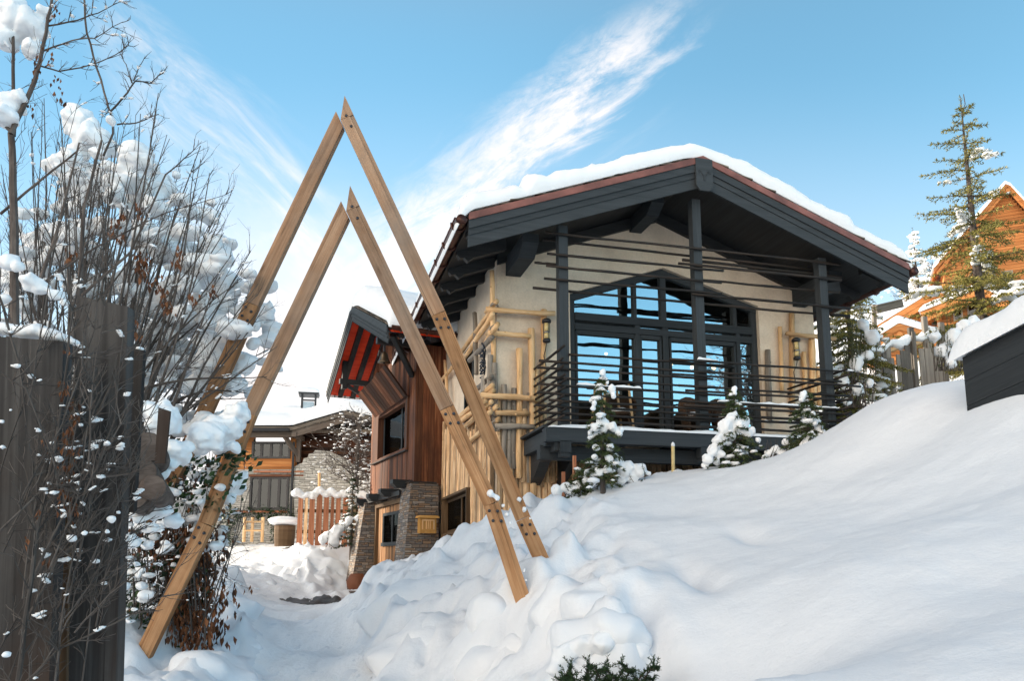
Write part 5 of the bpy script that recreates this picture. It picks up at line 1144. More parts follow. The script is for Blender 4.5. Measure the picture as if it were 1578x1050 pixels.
# dark plank retaining wall with its roll of snow
a0 = P(1483, 552, 8.6); a1 = P(1640, 470, 7.4); t = thing('plank_wall', 'black plank wall under a thick roll of snow at the right edge', 'wall', (a0.x, a0.y, 3.2))
dr = (a1-a0); dh = Vector((dr.x, dr.y, 0)).normalized(); per = Vector((-dh.y, dh.x, 0))
if per.y > 0: per = -per
for k in range(5):
    m = MB(); o0 = Vector((0, 0, -.135-k*.285)); th_ = .03+.004*(k % 2); m.hexa([a0+o0+Vector((0, 0, -.14)), a0+o0+Vector((0, 0, .14)), a0+o0+Vector((0, 0, .14))-per*(.3+th_), a0+o0+Vector((0, 0, -.14))-per*(.3+th_), a1+o0+Vector((0, 0, -.14)), a1+o0+Vector((0, 0, .14)), a1+o0+Vector((0, 0, .14))-per*(.3+th_), a1+o0+Vector((0, 0, -.14))-per*(.3+th_)])
    m.build('plank', M['black'], t)
Lw = dr.length+.15
def wb(s, tt, h): return a0-dh*.12+dr.normalized()*s+per*(.10-tt)+Vector((0, 0, .01+h-max(0, tt*0)-.05*max(0, (.12-tt)/.12)**2))
snow_pad('snow', wb, Lw, 1.3, .30, t, .22, nl=60, nw=26, lump=.10, lfreq=2, seed=12, edge_w=.2)
# small garden lamps and stakes in the snow
for (px, py0, py1, Y, lab) in ((1037, 720, 684, 13.2, 'pale path light post with a snow cap in front of the balcony'),):
    c = P(px, py0, Y); t = thing('path_light', lab, 'lamp', c); m = MB(); m.tube([c-Vector((0, 0, .2)), P(px, py1+4, Y)], .030, 10); m.build('post', M['amber'], t, True); m = MB(); m.blob(P(px, py1+2, Y), .035, .035, .05, 1, 2, .1); m.build('snow', M['snow'], t, True)

# ================================================================ plants
def rv(): return Vector((random.gauss(0, 1), random.gauss(0, 1), random.gauss(0, 1))).normalized()
def needle(m, p, d, ln, w, r):
    q = d.orthogonal().normalized(); q = q*math.cos(r*9)+d.cross(q)*math.sin(r*9)
    m.face([p-q*w, p+q*w, p+d*ln+q*w*.35, p+d*ln-q*w*.35], [(0, 0), (1, 0), (1, 1), (0, 1)], r)
def brush(m, a, c, nl, nw, step, k=3, tone=.5):
    """needles all round a twig from a to c"""
    d = (c-a); L = d.length
    if L < 1e-4: return
    d /= L; n = max(1, int(L/step)); o = d.orthogonal().normalized(); o2 = d.cross(o)
    for i in range(n+1):
        p = a+d*(L*i/n)
        for _ in range(k):
            t = random.random()*2*PI; e = (o*math.cos(t)+o2*math.sin(t))*.8+d*.75; needle(m, p, e.normalized(), nl*random.uniform(.7, 1.15), nw, min(1, max(0, tone+random.uniform(-.35, .35))))
def conifer(name, label, base, h, rad, mat, levels=26, nl=.05, nw=.006, step=.03, droop=.25, snow=.5, seed=1, twig=.32, bare=.0, per=6, kn=3, group=None, lean=0, snow_r=.11, prof=.85, cat='tree', z0=.08, trunk_r=None):
    random.seed(seed); base = Vector(base); t = thing(name, label, cat, base, group)
    tr = MB(); cr = MB(); sn = MB(); ntot = 0
    tr.tube([base-Vector((0, 0, .3)), base+Vector((lean*.3, 0, h*.5)), base+Vector((lean, 0, h))], [trunk_r or h*.018+.015, (trunk_r or h*.018)*.6+.008, .006], 8)
    brush(cr, base+Vector((lean*.9, 0, h*.93)), base+Vector((lean, 0, h)), nl, nw, step, kn)
    for li in range(levels):
        f = z0+(1-z0)*(li/levels)**.95; z = h*f; R = rad*(1-f)**prof+rad*.03; nb = max(3, int(per*(1-.3*f)))
        a0 = random.random()*6.28
        for bi in range(nb):
            a = a0+2*PI*bi/nb+random.uniform(-.3, .3); L = R*random.uniform(.62, 1.15); zz = z+random.uniform(-.5, .5)*h/levels
            up = .35*(f-.25)+random.uniform(-.12, .12); o = base+Vector((lean*f, 0, zz)); dr = Vector((math.cos(a), math.sin(a), 0)); pts = []
            ns = max(3, int(L/.16)); load = random.random()
            for s in range(ns+1):
                q = s/ns; pts.append(o+dr*(L*q)+Vector((0, 0, L*(up*q-droop*(1+load*.8)*q*q+.22*q**4*(1-f*.5)))))
            tr.tube(pts, [max(.003, (.006+.012*L)*(1-.85*s/ns)) for s in range(ns+1)], 5, cap=False)
            tone = .35+.3*random.random()
            for s in range(1, ns+1):
                p0, p1 = pts[s-1], pts[s]; q = s/ns
                if q > bare: brush(cr, p0, p1, nl, nw, step, kn, tone)
                for sd in (-1, 1):
                    if random.random() < .12: continue
                    tl = L*twig*(1.05-q)**.8*random.uniform(.6, 1.2)+.03; side = Vector((-dr.y, dr.x, 0))*sd
                    e = p1+(side*.85+dr*.6+Vector((0, 0, -droop*.8+random.uniform(-.2, .12)))).normalized()*tl
                    brush(cr, p1, e, nl, nw, step, kn, tone)
                    if tl > .25:
                        mid = p1.lerp(e, .55); brush(cr, mid, mid+(side*.3+dr*1.0+Vector((0, 0, -.25))).normalized()*tl*.45, nl, nw, step, kn, tone)
            if random.random() < snow:
                for s in range(1, ns+1):
                    if random.random() < .75:
                        p = pts[s]; r = snow_r*(.5+.8*random.random())*(.45+.8*(1-abs(2*(s/ns)-1.1)))*(.5+.5*L/max(rad, .01)); r = max(.02, r)
                        sn.blob(p+Vector((0, 0, r*.25)), r*1.35, r*1.35, r*.6, random.random()*9, 1, .35)
                        if r > .07: sn.blob(p+Vector((random.uniform(-1, 1)*r, random.uniform(-1, 1)*r, -r*.2)), r*.8, r*.8, r*.55, random.random()*9, 1, .35)
    tr.build('trunk', M['bark'], t); cr.build('foliage', mat, t)
    if sn.v: sn.build('snow_clumps', M['snow'], t, True)
    return t
# big sunlit spruce on the right
b0 = P(1524, 600, 20.5); top = P(1519, 150, 20.5)
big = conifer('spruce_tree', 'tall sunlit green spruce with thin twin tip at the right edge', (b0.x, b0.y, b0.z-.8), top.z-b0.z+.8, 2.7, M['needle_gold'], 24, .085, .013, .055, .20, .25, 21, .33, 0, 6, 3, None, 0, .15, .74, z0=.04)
m = MB(); tp = Vector((b0.x, b0.y, top.z)); m.tube([tp-Vector((0, 0, .5)), tp+Vector((.12, 0, -.2)), tp+Vector((.10, 0, .1))], .012, 5); m.build('leader', M['bark'], big)
# spruce behind the right end of the house
q = P(1315, 600, 18.6); q2 = P(1315, 405, 18.6)
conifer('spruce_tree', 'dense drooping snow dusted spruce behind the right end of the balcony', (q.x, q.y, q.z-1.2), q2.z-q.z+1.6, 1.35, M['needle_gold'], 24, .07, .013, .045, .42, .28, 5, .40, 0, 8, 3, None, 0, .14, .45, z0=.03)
# young spruces along the crest of the bank
def young(px, pyb, pyt, Y, rad, label, seed, snow=.95, lean=0, mat='needle', sr=.09, lv=14, droop=.45):
    a = P(px, pyb, Y); c = P(px, pyt, Y); return conifer('young_spruce', label, a-Vector((0, 0, .1)), c.z-a.z+.1, rad, M[mat], lv, .048, .0065, .018, droop, snow, seed, .36, 0, 6, 4, 'young spruces on the snow bank', lean, sr, .9, z0=.1)
def caps(parent_label, lst, Y, thingname='snow', parent=None, vox=.022):
    m = MB()
    for i, (px, py, r) in enumerate(lst):
        p = P(px, py, Y+random.uniform(-.05, .05)); R = r/F*Y; R *= .80; m.blob(p, R, R*.9, R*random.uniform(.9, 1.35), i*1.7, 2, .32, 2.0)
    o = m.build('snow', M['snow'], parent, True); fuse(o, vox*.8, 3, .5, .03, .09); return o
y1 = young(929, 745, 574, 12.0, .42, 'slender young spruce with lumps of snow before the left half of the balcony', 3, .3)
caps('', [(929, 574, 7), (931, 580, 5), (936, 590, 4), (943, 600, 8), (945, 610, 6), (916, 622, 6), (914, 630, 6), (929, 655, 13), (916, 660, 9), (944, 658, 10), (955, 668, 8), (909, 668, 6), (918, 690, 8), (916, 705, 7), (940, 690, 9), (938, 708, 9), (936, 722, 8), (958, 662, 6), (922, 728, 9), (912, 732, 6), (926, 650, 10)], 11.9, parent=y1)
y2 = young(1132, 722, 596, 12.0, .55, 'stooping snow laden young spruce before the right half of the balcony', 8, .3, lean=.05)
caps('', [(1132, 600, 6), (1133, 607, 5), (1128, 645, 14), (1118, 660, 15), (1140, 655, 14), (1152, 668, 11), (1108, 680, 14), (1098, 694, 12), (1090, 708, 11), (1104, 712, 8), (1160, 664, 7), (1148, 650, 10), (1086, 718, 7), (1112, 700, 8), (1125, 670, 12), (1168, 678, 6)], 11.9, parent=y2)
y3 = young(1247, 690, 604, 11.7, .5, 'small spruce peeping from the snow before the right balcony post', 13, .3, lv=9)
caps('', [(1238, 608, 8), (1236, 616, 6), (1257, 650, 10), (1262, 660, 9), (1268, 668, 8), (1252, 640, 7), (1250, 676, 12), (1240, 690, 12), (1265, 680, 12)], 11.6, parent=y3)
y4 = young(893, 748, 722, 12.3, .35, 'tiny spruce tip half buried beside the slender young spruce', 17, .3, lv=6)
def bush(label, lst, Y, cat='shrub', tw=26, seed=3, mat='needle_dark', name='snowy_bush', vox=.025, leaf=True, box=None):
    random.seed(seed); xs = [a[0] for a in lst]; ys = [a[1]+a[2] for a in lst]; base = P(sum(xs)/len(xs), max(ys), Y); t = thing(name, label, cat, base)
    caps('', lst, Y, parent=t, vox=vox)
    m = MB(); f = MB()
    for i in range(tw):
        px = random.uniform(min(xs), max(xs)); a = P(px, max(ys), Y+random.uniform(-.1, .2)); e = P(px+random.uniform(-14, 14), random.uniform(min(a_[1]-a_[2]*1.2 for a_ in lst), max(ys)-5), Y+random.uniform(-.25, .25)); md = a.lerp(e, .5)+rv()*.03
        m.tube([a, md, e], [.008, .005, .002], 4, cap=False)
        if leaf: brush(f, md, e, .04, .006, .03, 3)
    m.build('twigs', M['bark'], t)
    if leaf: f.build('foliage', M[mat], t)
    return t
bush('rounded bush buried in snow right of the slender young spruce', [(965, 722, 17), (985, 726, 16), (952, 716, 13), (975, 734, 14), (1000, 730, 6), (958, 738, 12), (948, 705, 8)], 12.2, seed=4, tw=12)
bush('low snow capped tuft where the log wall meets the bank', [(888, 748, 9), (872, 752, 11), (902, 742, 7), (858, 758, 12), (880, 756, 10)], 12.2, seed=6, tw=10)
bush('bare twigged bush powdered with snow between the two right young spruces', [(1195, 692, 8), (1210, 682, 7), (1222, 690, 9), (1185, 700, 10), (1205, 700, 11), (1178, 706, 7), (1230, 696, 9)], 11.9, seed=9, tw=44, leaf=False)
# evergreen showing from under the bank at the bottom edge
bq = P(942, 1040, 5.25); random.seed(31); t = thing('evergreen_shrub', 'dark evergreen fronds poking from under the snow at the bottom edge', 'shrub', bq-Vector((0, 0, .1)))
m = MB(); st = MB()
for i in range(46):
    a = P(random.uniform(875, 1000), 1050+random.uniform(0, 28), 5.4+random.uniform(-.1, .25)); e = a+Vector((random.uniform(-.16, .12), random.uniform(-.3, -.02), random.uniform(.02, .15))); md = a.lerp(e, .6)+Vector((0, 0, .03))
    st.tube([a, md, e], [.006, .004, .002], 4, cap=False); brush(m, a, md, .03, .004, .010, 4, .4); brush(m, md, e, .028, .004, .010, 4, .5)
    for k in range(4): s = md.lerp(e, random.random()); brush(m, s, s+(rv()+Vector((0, -.5, 0))).normalized()*.07, .022, .0035, .010, 3, .5)
st.build('stems', M['bark'], t); m.build('foliage', M['needle_dark'], t)
caps('', [(870, 1012, 24), (900, 1000, 26), (930, 992, 26), (960, 994, 24), (985, 1006, 20), (1003, 1024, 18), (858, 1034, 20)], 5.75, parent=t)
# small spruce and bushes up the lane
q = P(541, 838, 23.5); c = P(541, 732, 23.5)
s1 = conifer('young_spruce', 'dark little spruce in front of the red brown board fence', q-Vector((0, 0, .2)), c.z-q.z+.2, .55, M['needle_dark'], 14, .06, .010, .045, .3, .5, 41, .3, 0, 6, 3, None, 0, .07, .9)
bush('round bush under deep snow at the foot of the board fence', [(507, 825, 11), (520, 818, 12), (532, 810, 9), (498, 832, 9), (515, 832, 12), (538, 802, 8), (552, 800, 8), (556, 815, 9)], 23.2, seed=15, tw=18, vox=.04)
# ---- bare crowns with snow
SNP = .30
def twigs(m, p, d, L, r, depth, snow=None, spread=.7, up=.25, n=4, tips=None):
    k = 3; pts = [p]; dd = d.copy()
    for i in range(k): dd = (dd+rv()*.22+Vector((0, 0, up*.12))).normalized(); pts.append(pts[-1]+dd*L/k)
    m.tube(pts, [max(.0012, r*(1-.7*i/k)) for i in range(k+1)], 5 if r > .006 else 3, cap=False)
    if snow is not None and random.random() < SNP and abs(dd.z) < .6:
        i0 = random.randint(1, k); s = random.uniform(.004, .011); pa, pb2 = pts[i0-1], pts[i0]; n_ = random.randint(2, 5)
        for j in range(n_): q = pa.lerp(pb2, j/4); snow.blob(q+Vector((0, 0, s*.5)), s*1.7, s*1.1, s*random.uniform(.5, 1.0), random.random()*9, 1, .4)
    if tips is not None and depth == 0: tips.append(pts[-1])
    if depth > 0:
        for i in range(n):
            s = random.randint(1, k); f = pts[s-1].lerp(pts[s], random.random()); nd = (dd+rv()*spread+Vector((0, 0, up))).normalized(); twigs(m, f, nd, L*random.uniform(.4, .7), r*.5, depth-1, snow, spread, up, n, tips)
def deadleaves(m, c, n=5, s=.02):
    for _ in range(n):
        p = c+Vector((random.gauss(0, s), random.gauss(0, s), random.gauss(-s, s*1.4))); d = Vector((random.uniform(-.4, .4), random.uniform(-.4, .4), -1)).normalized(); q = d.orthogonal().normalized(); q = (q*math.cos(_)+d.cross(q)*math.sin(_)); k = s*random.uniform(.7, 1.5); w = k*.5; r = random.random(); bn = d.cross(q)*w*.7
        a, b1, c1, e = p, p+d*k+q*w+bn, p+d*k*2.2, p+d*k-q*w+bn; m.face([a, b1, c1], [(0, 0)]*3, r); m.face([a, c1, e], [(0, 0)]*3, min(1, r+.1))
def frosty(label, px, pyb, pyt, Y, w, seed, n=40, gold=True, name='bare_tree', group=None):
    random.seed(seed); a = P(px, pyb, Y); h = P(px, pyt, Y).z-a.z; t = thing(name, label, 'tree', a, group); tr = MB(); tw_ = MB(); sn = MB()
    tr.tube([a-Vector((0, 0, .4)), a+Vector((0, 0, h*.55)), a+Vector((.1, 0, h*.85))], [h*.02+.02, h*.012+.01, .01], 7)
    for i in range(n):
        f = random.uniform(.15, .85); p = a+Vector((0, 0, h*f)); an = random.random()*6.28; L = w*random.uniform(.5, 1.0)*(1.15-f)
        twigs(tw_, p, Vector((math.cos(an), math.sin(an), .55)).normalized(), L, .02, 2, None, .8, .1, 4, None)
        for _ in range(8):
            q = p+Vector((math.cos(an), math.sin(an), .4))*L*random.uniform(.3, 1.2)+rv()*w*.3; s = random.choice([.012, .016, .02, .03, .05])*random.uniform(.7, 1.3)*Y/28; sn.blob(q, s*random.uniform(1, 2.2), s*random.uniform(1, 2.2), s*.6, random.random()*9, 1, .5)
    tr.build('trunk', M['bark_grey'], t); tw_.build('twigs', M['bark_grey'] if not gold else M['bark'], t); sn.build('snow_clumps', M['snow'], t, True); return t
frosty('rounded brown twigged tree full of snow behind the stone house gable', 548, 790, 612, 28.5, 2.0, 51, 56)
frosty('second snowy twigged tree low behind the board fence beside the timber house', 575, 830, 700, 27.2, 1.3, 52, 30)
q = P(1424, 560, 47); c = P(1424, 352, 47)
conifer('spruce_tree', 'distant frosted spruce standing highest between the roof and the tall orange chalet', q, c.z-q.z, 1.9, M['needle'], 22, .14, .02, .13, .3, .8, 61, .3, 0, 6, 2, None, 0, .28, .8)
for i, (px, pyt, Y, w) in enumerate(((1405, 398, 46, 1.8), (1446, 378, 48, 2.2), (1462, 368, 50, 2.2))):
    frosty(['distant frosted bare tree nearest the roof end, left of the distant spruce', 'distant frosted bare tree just right of the distant spruce', 'distant frosted bare tree touching the tall chalet roof'][i], px, 540, pyt, Y, w, 70+i, 34, False)
bush('snow heaped bush between the silvered fence and the plank wall', [(1452, 540, 16), (1470, 520, 15), (1440, 520, 13), (1485, 505, 15), (1465, 560, 12), (1480, 540, 10), (1500, 500, 14)], 17, seed=22, tw=60, vox=.04, mat='needle')
bush('snow heaped shrub in front of the spruce by the balcony end', [(1320, 560, 14), (1338, 548, 12), (1300, 590, 12), (1345, 520, 16), (1330, 500, 12), (1322, 600, 12), (1305, 620, 9), (1340, 590, 9)], 16.5, seed=23, tw=50, vox=.04, mat='needle')
# a frosted tree out of frame behind the camera: only its reflection shows in the big window
frosty('snowy bare tree behind the viewpoint', 0, 0, 0, 1, 1, 1, 1) if False else None
def back_tree():
    random.seed(90); a = Vector((14.0, 7.8, 4.4)); h = 8.0; t = thing('bare_tree', 'tall frosted bare tree seen only as a reflection in the right window panes', 'tree', a); tr = MB(); tw_ = MB(); sn = MB()
    tr.tube([a-Vector((0, 0, .5)), a+Vector((0, 0, h*.5)), a+Vector((.1, 0, h*.9))], [.16, .1, .02], 7)
    for i in range(60):
        f = random.uniform(.15, .9); p = a+Vector((0, 0, h*f)); an = random.random()*6.28; L = 2.4*random.uniform(.5, 1)*(1.2-f); twigs(tw_, p, Vector((math.cos(an), math.sin(an), .6)).normalized(), L, .025, 2, sn, .8, .1, 4)
        for _ in range(7): q = p+Vector((math.cos(an), math.sin(an), .4))*L*random.uniform(.3, 1.2)+rv()*.4; s = random.uniform(.03, .09); sn.blob(q, s*1.5, s*1.5, s*.6, random.random()*9, 1, .4)
    tr.build('trunk', M['bark_grey'], t); tw_.build('twigs', M['bark_grey'], t); sn.build('snow_clumps', M['snow'], t, True)
back_tree()

# ================================================================ left foreground
random.seed(101)
FL = thing('board_fence', 'tall dark grey rough board fence at the left edge, in the foreground', 'fence', P(90, 1050, 4.0)-Vector((0, 0, .6)))
def brd(x0t, x1t, yt, x0b, x1b, Y, mat, th=.05, yb=1130, tilt=0):
    a, c = P(x0t, yt, Y), P(x1t, yt+tilt, Y); d, e = P(x0b, yb, Y), P(x1b, yb, Y); z = min(d.z, .1); nr = Vector((.15, 1, 0))*th; m = MB()
    m.hexa([d, e, e+nr, d+nr, a, c, c+nr, a+nr]); return m.build('board', M[mat], FL)
brd(-95, 98, 512, -120, 72, 3.55, 'grey_board', .06, tilt=14); brd(118, 197, 455, 104, 176, 3.9, 'grey_board', .06, tilt=18); brd(88, 112, 610, 74, 100, 4.2, 'brown_board'); brd(70, 92, 590, 60, 76, 4.1, 'brown_board')
brd(199, 221, 536, 186, 206, 4.6, 'grey_board', .03, 790, 4); brd(244, 262, 628, 238, 254, 5.3, 'grey_board', .015, 715, 6)

m = MB()
for i, (px, py, r) in enumerate([(30, 508, 14), (50, 506, 15), (70, 512, 14), (88, 518, 11), (10, 504, 14), (-12, 502, 14), (105, 524, 7), (210, 535, 7)]):
    p = P(px, py, 3.58 if px < 150 else 4.6); R = r/F*3.58; m.blob(p+Vector((0, .05, 0)), R*1.3, R*1.6, R*.8, i, 2, .2)
fuse(m.build('snow', M['snow'], FL, True), .012, 4, .5, .01, .08)
LP = thing('log_stack', 'stack of round logs under snow behind the dark board fence', 'logs', P(228, 790, 6.3))
for (px, py, r) in ((228, 690, 24), (220, 728, 22), (236, 752, 20), (208, 765, 20), (196, 700, 20)):
    c = P(px, py, 6.2); R = r/F*6.2; m = MB(); m.tube([c, c+Vector((-.5, 1.3, 0))], [R, R*1.05], 16); lg = m.build('log', M['bark'], LP, True); m = MB(); m.tube([c+Vector((.004, -.012, 0)), c+Vector((0, .01, 0))], R*.93, 16); m.build('cut_face', M['bark'], lg)
def mass(name, label, cat, lst, Y, extra=None, vox=.022, seed=1, base=None, disp=.03, yj=.25, group=None, sq=.80):
    random.seed(seed); t = thing(name, label, cat, base or P(lst[0][0], 900, Y), group); m = MB(); sc_ = []
    for i, (px, py, r, *yy) in enumerate(lst):
        if yy and yy[0] < 3.5 and r < 13: r *= .62
        Yc = yy[0] if yy else Y; p = P(px, py, Yc+random.uniform(-yj, yj)); R = r/F*Yc; m.blob(p, R, R*1.05, R*sq, i*1.3, 3 if r > 14 else 2, .30, 1.6)
        for _ in range(3 if r > 14 else 1): q = p+rv()*R*.85; m.blob(q, R*.5, R*.5, R*.45, i+_*.37, 1, .3)
    if extra:
        (x0, x1, y0, y1, n, r0, r1, fn) = extra
        k = 0
        while k < n:
            px, py = random.uniform(x0, x1), random.uniform(y0, y1)
            if not fn(px, py): continue
            Yc = Y+random.uniform(-.7, .7); r = random.uniform(r0, r1); p = P(px, py, Yc); R = r/F*Yc; m.blob(p, R*random.uniform(1, 1.6), R*1.2, R*.75, k*.7, 2, .35, 1.8); k += 1
    o = m.build('snow', M['snow'], t, True); fuse(o, vox*.85, 5, .5, disp*2.0, .16); return t
# crown outline of the hedge (upper right limit) used for stems and snow
def inside(px, py):
    top = np.interp(px, [0, 60, 120, 200, 260, 330, 385, 425], [330, 290, 200, 225, 255, 330, 400, 500]); return py > top
HL = [(126, 190, 27), (143, 212, 27), (158, 225, 20), (162, 281, 30), (128, 268, 24), (95, 252, 18), (140, 300, 22), (175, 300, 18), (214, 262, 24), (238, 286, 24), (238, 324, 20), (260, 290, 14), (271, 269, 9), (252, 381, 26), (333, 395, 24), (350, 436, 24), (305, 428, 20), (286, 400, 22), (267, 357, 18), (228, 371, 24),
      (238, 476, 28), (405, 484, 20), (376, 482, 16), (266, 452, 24), (152, 395, 24), (120, 380, 20), (143, 438, 20), (324, 312, 11), (105, 300, 16), (118, 235, 18), (330, 375, 16), (345, 460, 20), (320, 470, 20), (290, 500, 26), (320, 530, 22), (343, 507, 22), (388, 500, 14), (320, 570, 24), (354, 593, 22), (251, 553, 22), (200, 506, 20), (285, 540, 22), (300, 600, 18), (210, 420, 22), (180, 440, 20), (190, 350, 16), (80, 360, 18), (60, 330, 14), (375, 560, 18), (350, 550, 16), (390, 530, 12), (230, 520, 20), (270, 590, 18)]
hedge = mass('snowy_hedge_tree', 'wide bare hedge tree loaded with pillows of snow behind the dark fence', 'tree', HL, 9.1, (0, 425, 230, 680, 260, 6, 22, inside), .026, 5, P(200, 900, 9.1))
random.seed(6); st = MB(); sn = MB(); dl = MB()
ends = [(60, 150), (90, 170), (120, 170), (157, 216), (185, 190), (215, 180), (262, 206), (240, 150), (290, 235), (312, 232), (330, 270), (345, 298), (348, 318), (300, 330), (365, 430), (378, 385), (350, 350), (405, 470), (420, 530), (410, 590), (385, 600), (330, 440), (250, 330), (200, 260), (150, 240), (40, 190), (20, 230), (5, 260), (100, 210), (280, 290), (230, 215)]
for i in range(135):
    ex, ey = ends[i % len(ends)] if i < 60 else (random.uniform(0, 400), 0)
    if i >= 60: ey = float(np.interp(ex, [0, 60, 120, 200, 260, 330, 385, 425], [330, 290, 230, 235, 270, 340, 420, 510]))+random.uniform(-10, 90)
    ex += random.uniform(-10, 10); ey += random.uniform(-8, 14); Yb = random.uniform(7.6, 9.6); bx = random.uniform(-40, 190)*.6+ex*.42; by = random.uniform(600, 760)
    a = P(bx, by, Yb); c = P(ex, ey, Yb+random.uniform(-.4, .2)); bend = Vector((random.uniform(-.12, .12), random.uniform(-.1, .1), random.uniform(-.06, .14))); k = 6; pts = []
    for s in range(k+1): q = s/k; pts.append(a.lerp(c, q)+bend*math.sin(q*PI)+rv()*.012)
    r0 = random.uniform(.008, .02); st.tube(pts, [r0*(1-.85*s/k)+.0015 for s in range(k+1)], 5, cap=False)
    dm = (c-a).normalized()
    for s in range(2, k+1):
        for _ in range(2):
            f = pts[s-1].lerp(pts[s], random.random()); twigs(st, f, (dm+rv()*.75+Vector((0, 0, .15))).normalized(), random.uniform(.12, .38), .0042, 1, sn, .7, .15, 3)
st.build('branches', M['bark_grey'], hedge); sn.build('twig_snow', M['snow'], hedge, True)
for (px, py) in ((176, 352), (180, 340), (219, 405), (222, 418), (257, 457), (250, 445), (262, 470), (276, 386), (272, 398), (110, 386), (214, 318), (210, 510), (205, 498), (300, 455), (330, 445), (247, 435), (192, 330), (185, 362), (225, 395), (216, 395), (255, 464), (110, 395), (235, 425)): deadleaves(dl, P(px, py, 6.9), 9, .026)
dl.build('dead_leaves', M['dead'], hedge)
# the nearer bare tree
NT_ = mass('bare_tree', 'dark forked bare tree at the far left with snow caught in its forks', 'tree', [(20, 22, 32, 4.9), (48, 40, 26, 4.9), (8, 60, 22, 4.9), (50, 75, 18, 4.9), (70, 20, 14, 4.9), (17, 160, 22, 4.6), (6, 178, 20, 4.6), (30, 148, 14, 4.6), (14, 405, 16, 4.5), (30, 410, 10, 4.5), (48, 433, 15, 4.5), (66, 445, 14, 4.5), (88, 455, 14, 4.5), (100, 466, 9, 4.5), (5, 460, 12, 4.5), (170, 185, 9, 4.9), (165, 25, 4, 4.9), (112, 24, 5, 4.9), (2, 650, 10, 3.2), (4, 690, 12, 3.2)], 4.7, None, .014, 8, P(28, 900, 4.6), .02, .05)
random.seed(9); st = MB(); sn = MB(); dl = MB()
def limb(px, Y, r0, r1, tw=3, tl=.3):
    w = [P(x, y, Y+.03*i) for i, (x, y) in enumerate(px)]; pts = []
    for i in range(len(w)-1):
        for s in range(3): pts.append(w[i].lerp(w[i+1], s/3)+rv()*.004)
    pts.append(w[-1]); n = len(pts); st.tube(pts, [r0+(r1-r0)*i/(n-1) for i in range(n)], 7, cap=False)
    for i in range(1, n):
        for _ in range(tw):
            if random.random() < .6:
                dm = (pts[i]-pts[i-1]).normalized(); twigs(st, pts[i], (dm*.6+rv()*.8+Vector((.25, 0, .25))).normalized(), random.uniform(.4, 1)*tl, .0035, 1, sn, .7, .2, 3)
limb([(40, 1080), (30, 760), (24, 500), (21, 286), (17, 205)], 4.6, .034, .020, 1, .35)
limb([(17, 207), (48, 138), (62, 95), (74, 28), (84, -20)], 4.6, .017, .008, 2, .28); limb([(17, 205), (-10, 170)], 4.6, .012, .010, 1, .2); limb([(22, 210), (21, 140), (19, 40), (28, -10)], 4.8, .013, .008, 2, .25)
limb([(72, 40), (120, 30), (152, 20), (186, 2)], 4.7, .006, .002, 2, .12); limb([(66, 78), (110, 62), (145, 58), (188, 34)], 4.7, .006, .002, 2, .12); limb([(56, 100), (90, 110), (140, 100), (178, 84), (198, 70)], 4.7, .006, .002, 2, .14)
limb([(128, -15), (134, 50), (150, 105), (166, 160), (170, 172)], 4.9, .007, .007, 2, .14); limb([(170, 172), (196, 142), (208, 124), (230, 128), (252, 112)], 4.9, .007, .003, 2, .12); limb([(204, 128), (194, 100), (184, 80)], 4.9, .004, .002, 1, .1); limb([(206, 124), (214, 105), (222, 90)], 4.9, .004, .002, 1, .08)
limb([(180, 191), (210, 190), (244, 176)], 4.9, .006, .003, 2, .12); limb([(160, 240), (175, 205), (170, 172)], 5.0, .008, .007, 1, .1)
limb([(120, 470), (130, 320), (157, 216)], 5.2, .016, .008, 2, .2); limb([(60, 440), (90, 350), (122, 220)], 5.2, .014, .006, 2, .2); limb([(0, 330), (60, 280), (120, 232)], 5.2, .010, .006, 2, .2); limb([(110, 470), (200, 390), (255, 270), (298, 232)], 5.4, .012, .003, 2, .2)
limb([(60, 440), (150, 380), (250, 330), (348, 300)], 5.8, .010, .002, 2, .2); limb([(150, 470), (215, 380), (222, 300)], 5.6, .008, .002, 2, .2)
st.build('branches', M['bark'], NT_); sn.build('twig_snow', M['snow'], NT_, True)
for (px, py) in ((86, 10), (82, 20), (60, 90), (58, 105), (57, 120), (86, 118), (88, 130), (92, 145), (98, 152), (47, 158), (78, 85), (74, 70)): deadleaves(dl, P(px, py, 4.65), 5, .014)
dl.build('dead_leaves', M['dead'], NT_)
# sapling in front of the fence
SP = mass('sapling', 'thin leafless sapling tangle growing right in front of the dark board fence', 'shrub', [(17, 632, 5, 3.2), (60, 655, 3, 3.2), (118, 640, 9, 3.3), (125, 655, 6, 3.3), (110, 830, 12, 3.2), (130, 822, 9, 3.2), (172, 800, 11, 3.3), (182, 790, 8, 3.3), (165, 820, 7, 3.3), (75, 745, 8, 3.2), (72, 760, 6, 3.2), (10, 1010, 10, 3.0)], 3.2, None, .008, 11, P(40, 1050, 3.2)-Vector((0, 0, .4)), .012, .03)
random.seed(12); SNP = .14; st = MB(); sn = MB(); dl = MB()
limb([(18, 1120), (40, 960), (55, 820), (82, 700), (100, 590), (112, 480), (130, 380)], 3.2, .011, .003, 3, .22); limb([(45, 900), (95, 800), (110, 700), (128, 600)], 3.25, .006, .002, 3, .2)
limb([(60, 820), (110, 720), (170, 600), (240, 474)], 3.5, .010, .003, 3, .2); limb([(20, 1080), (90, 1000), (180, 960), (250, 920)], 3.2, .006, .002, 3, .2); limb([(30, 980), (90, 860), (160, 800), (210, 720)], 3.3, .006, .002, 3, .2)
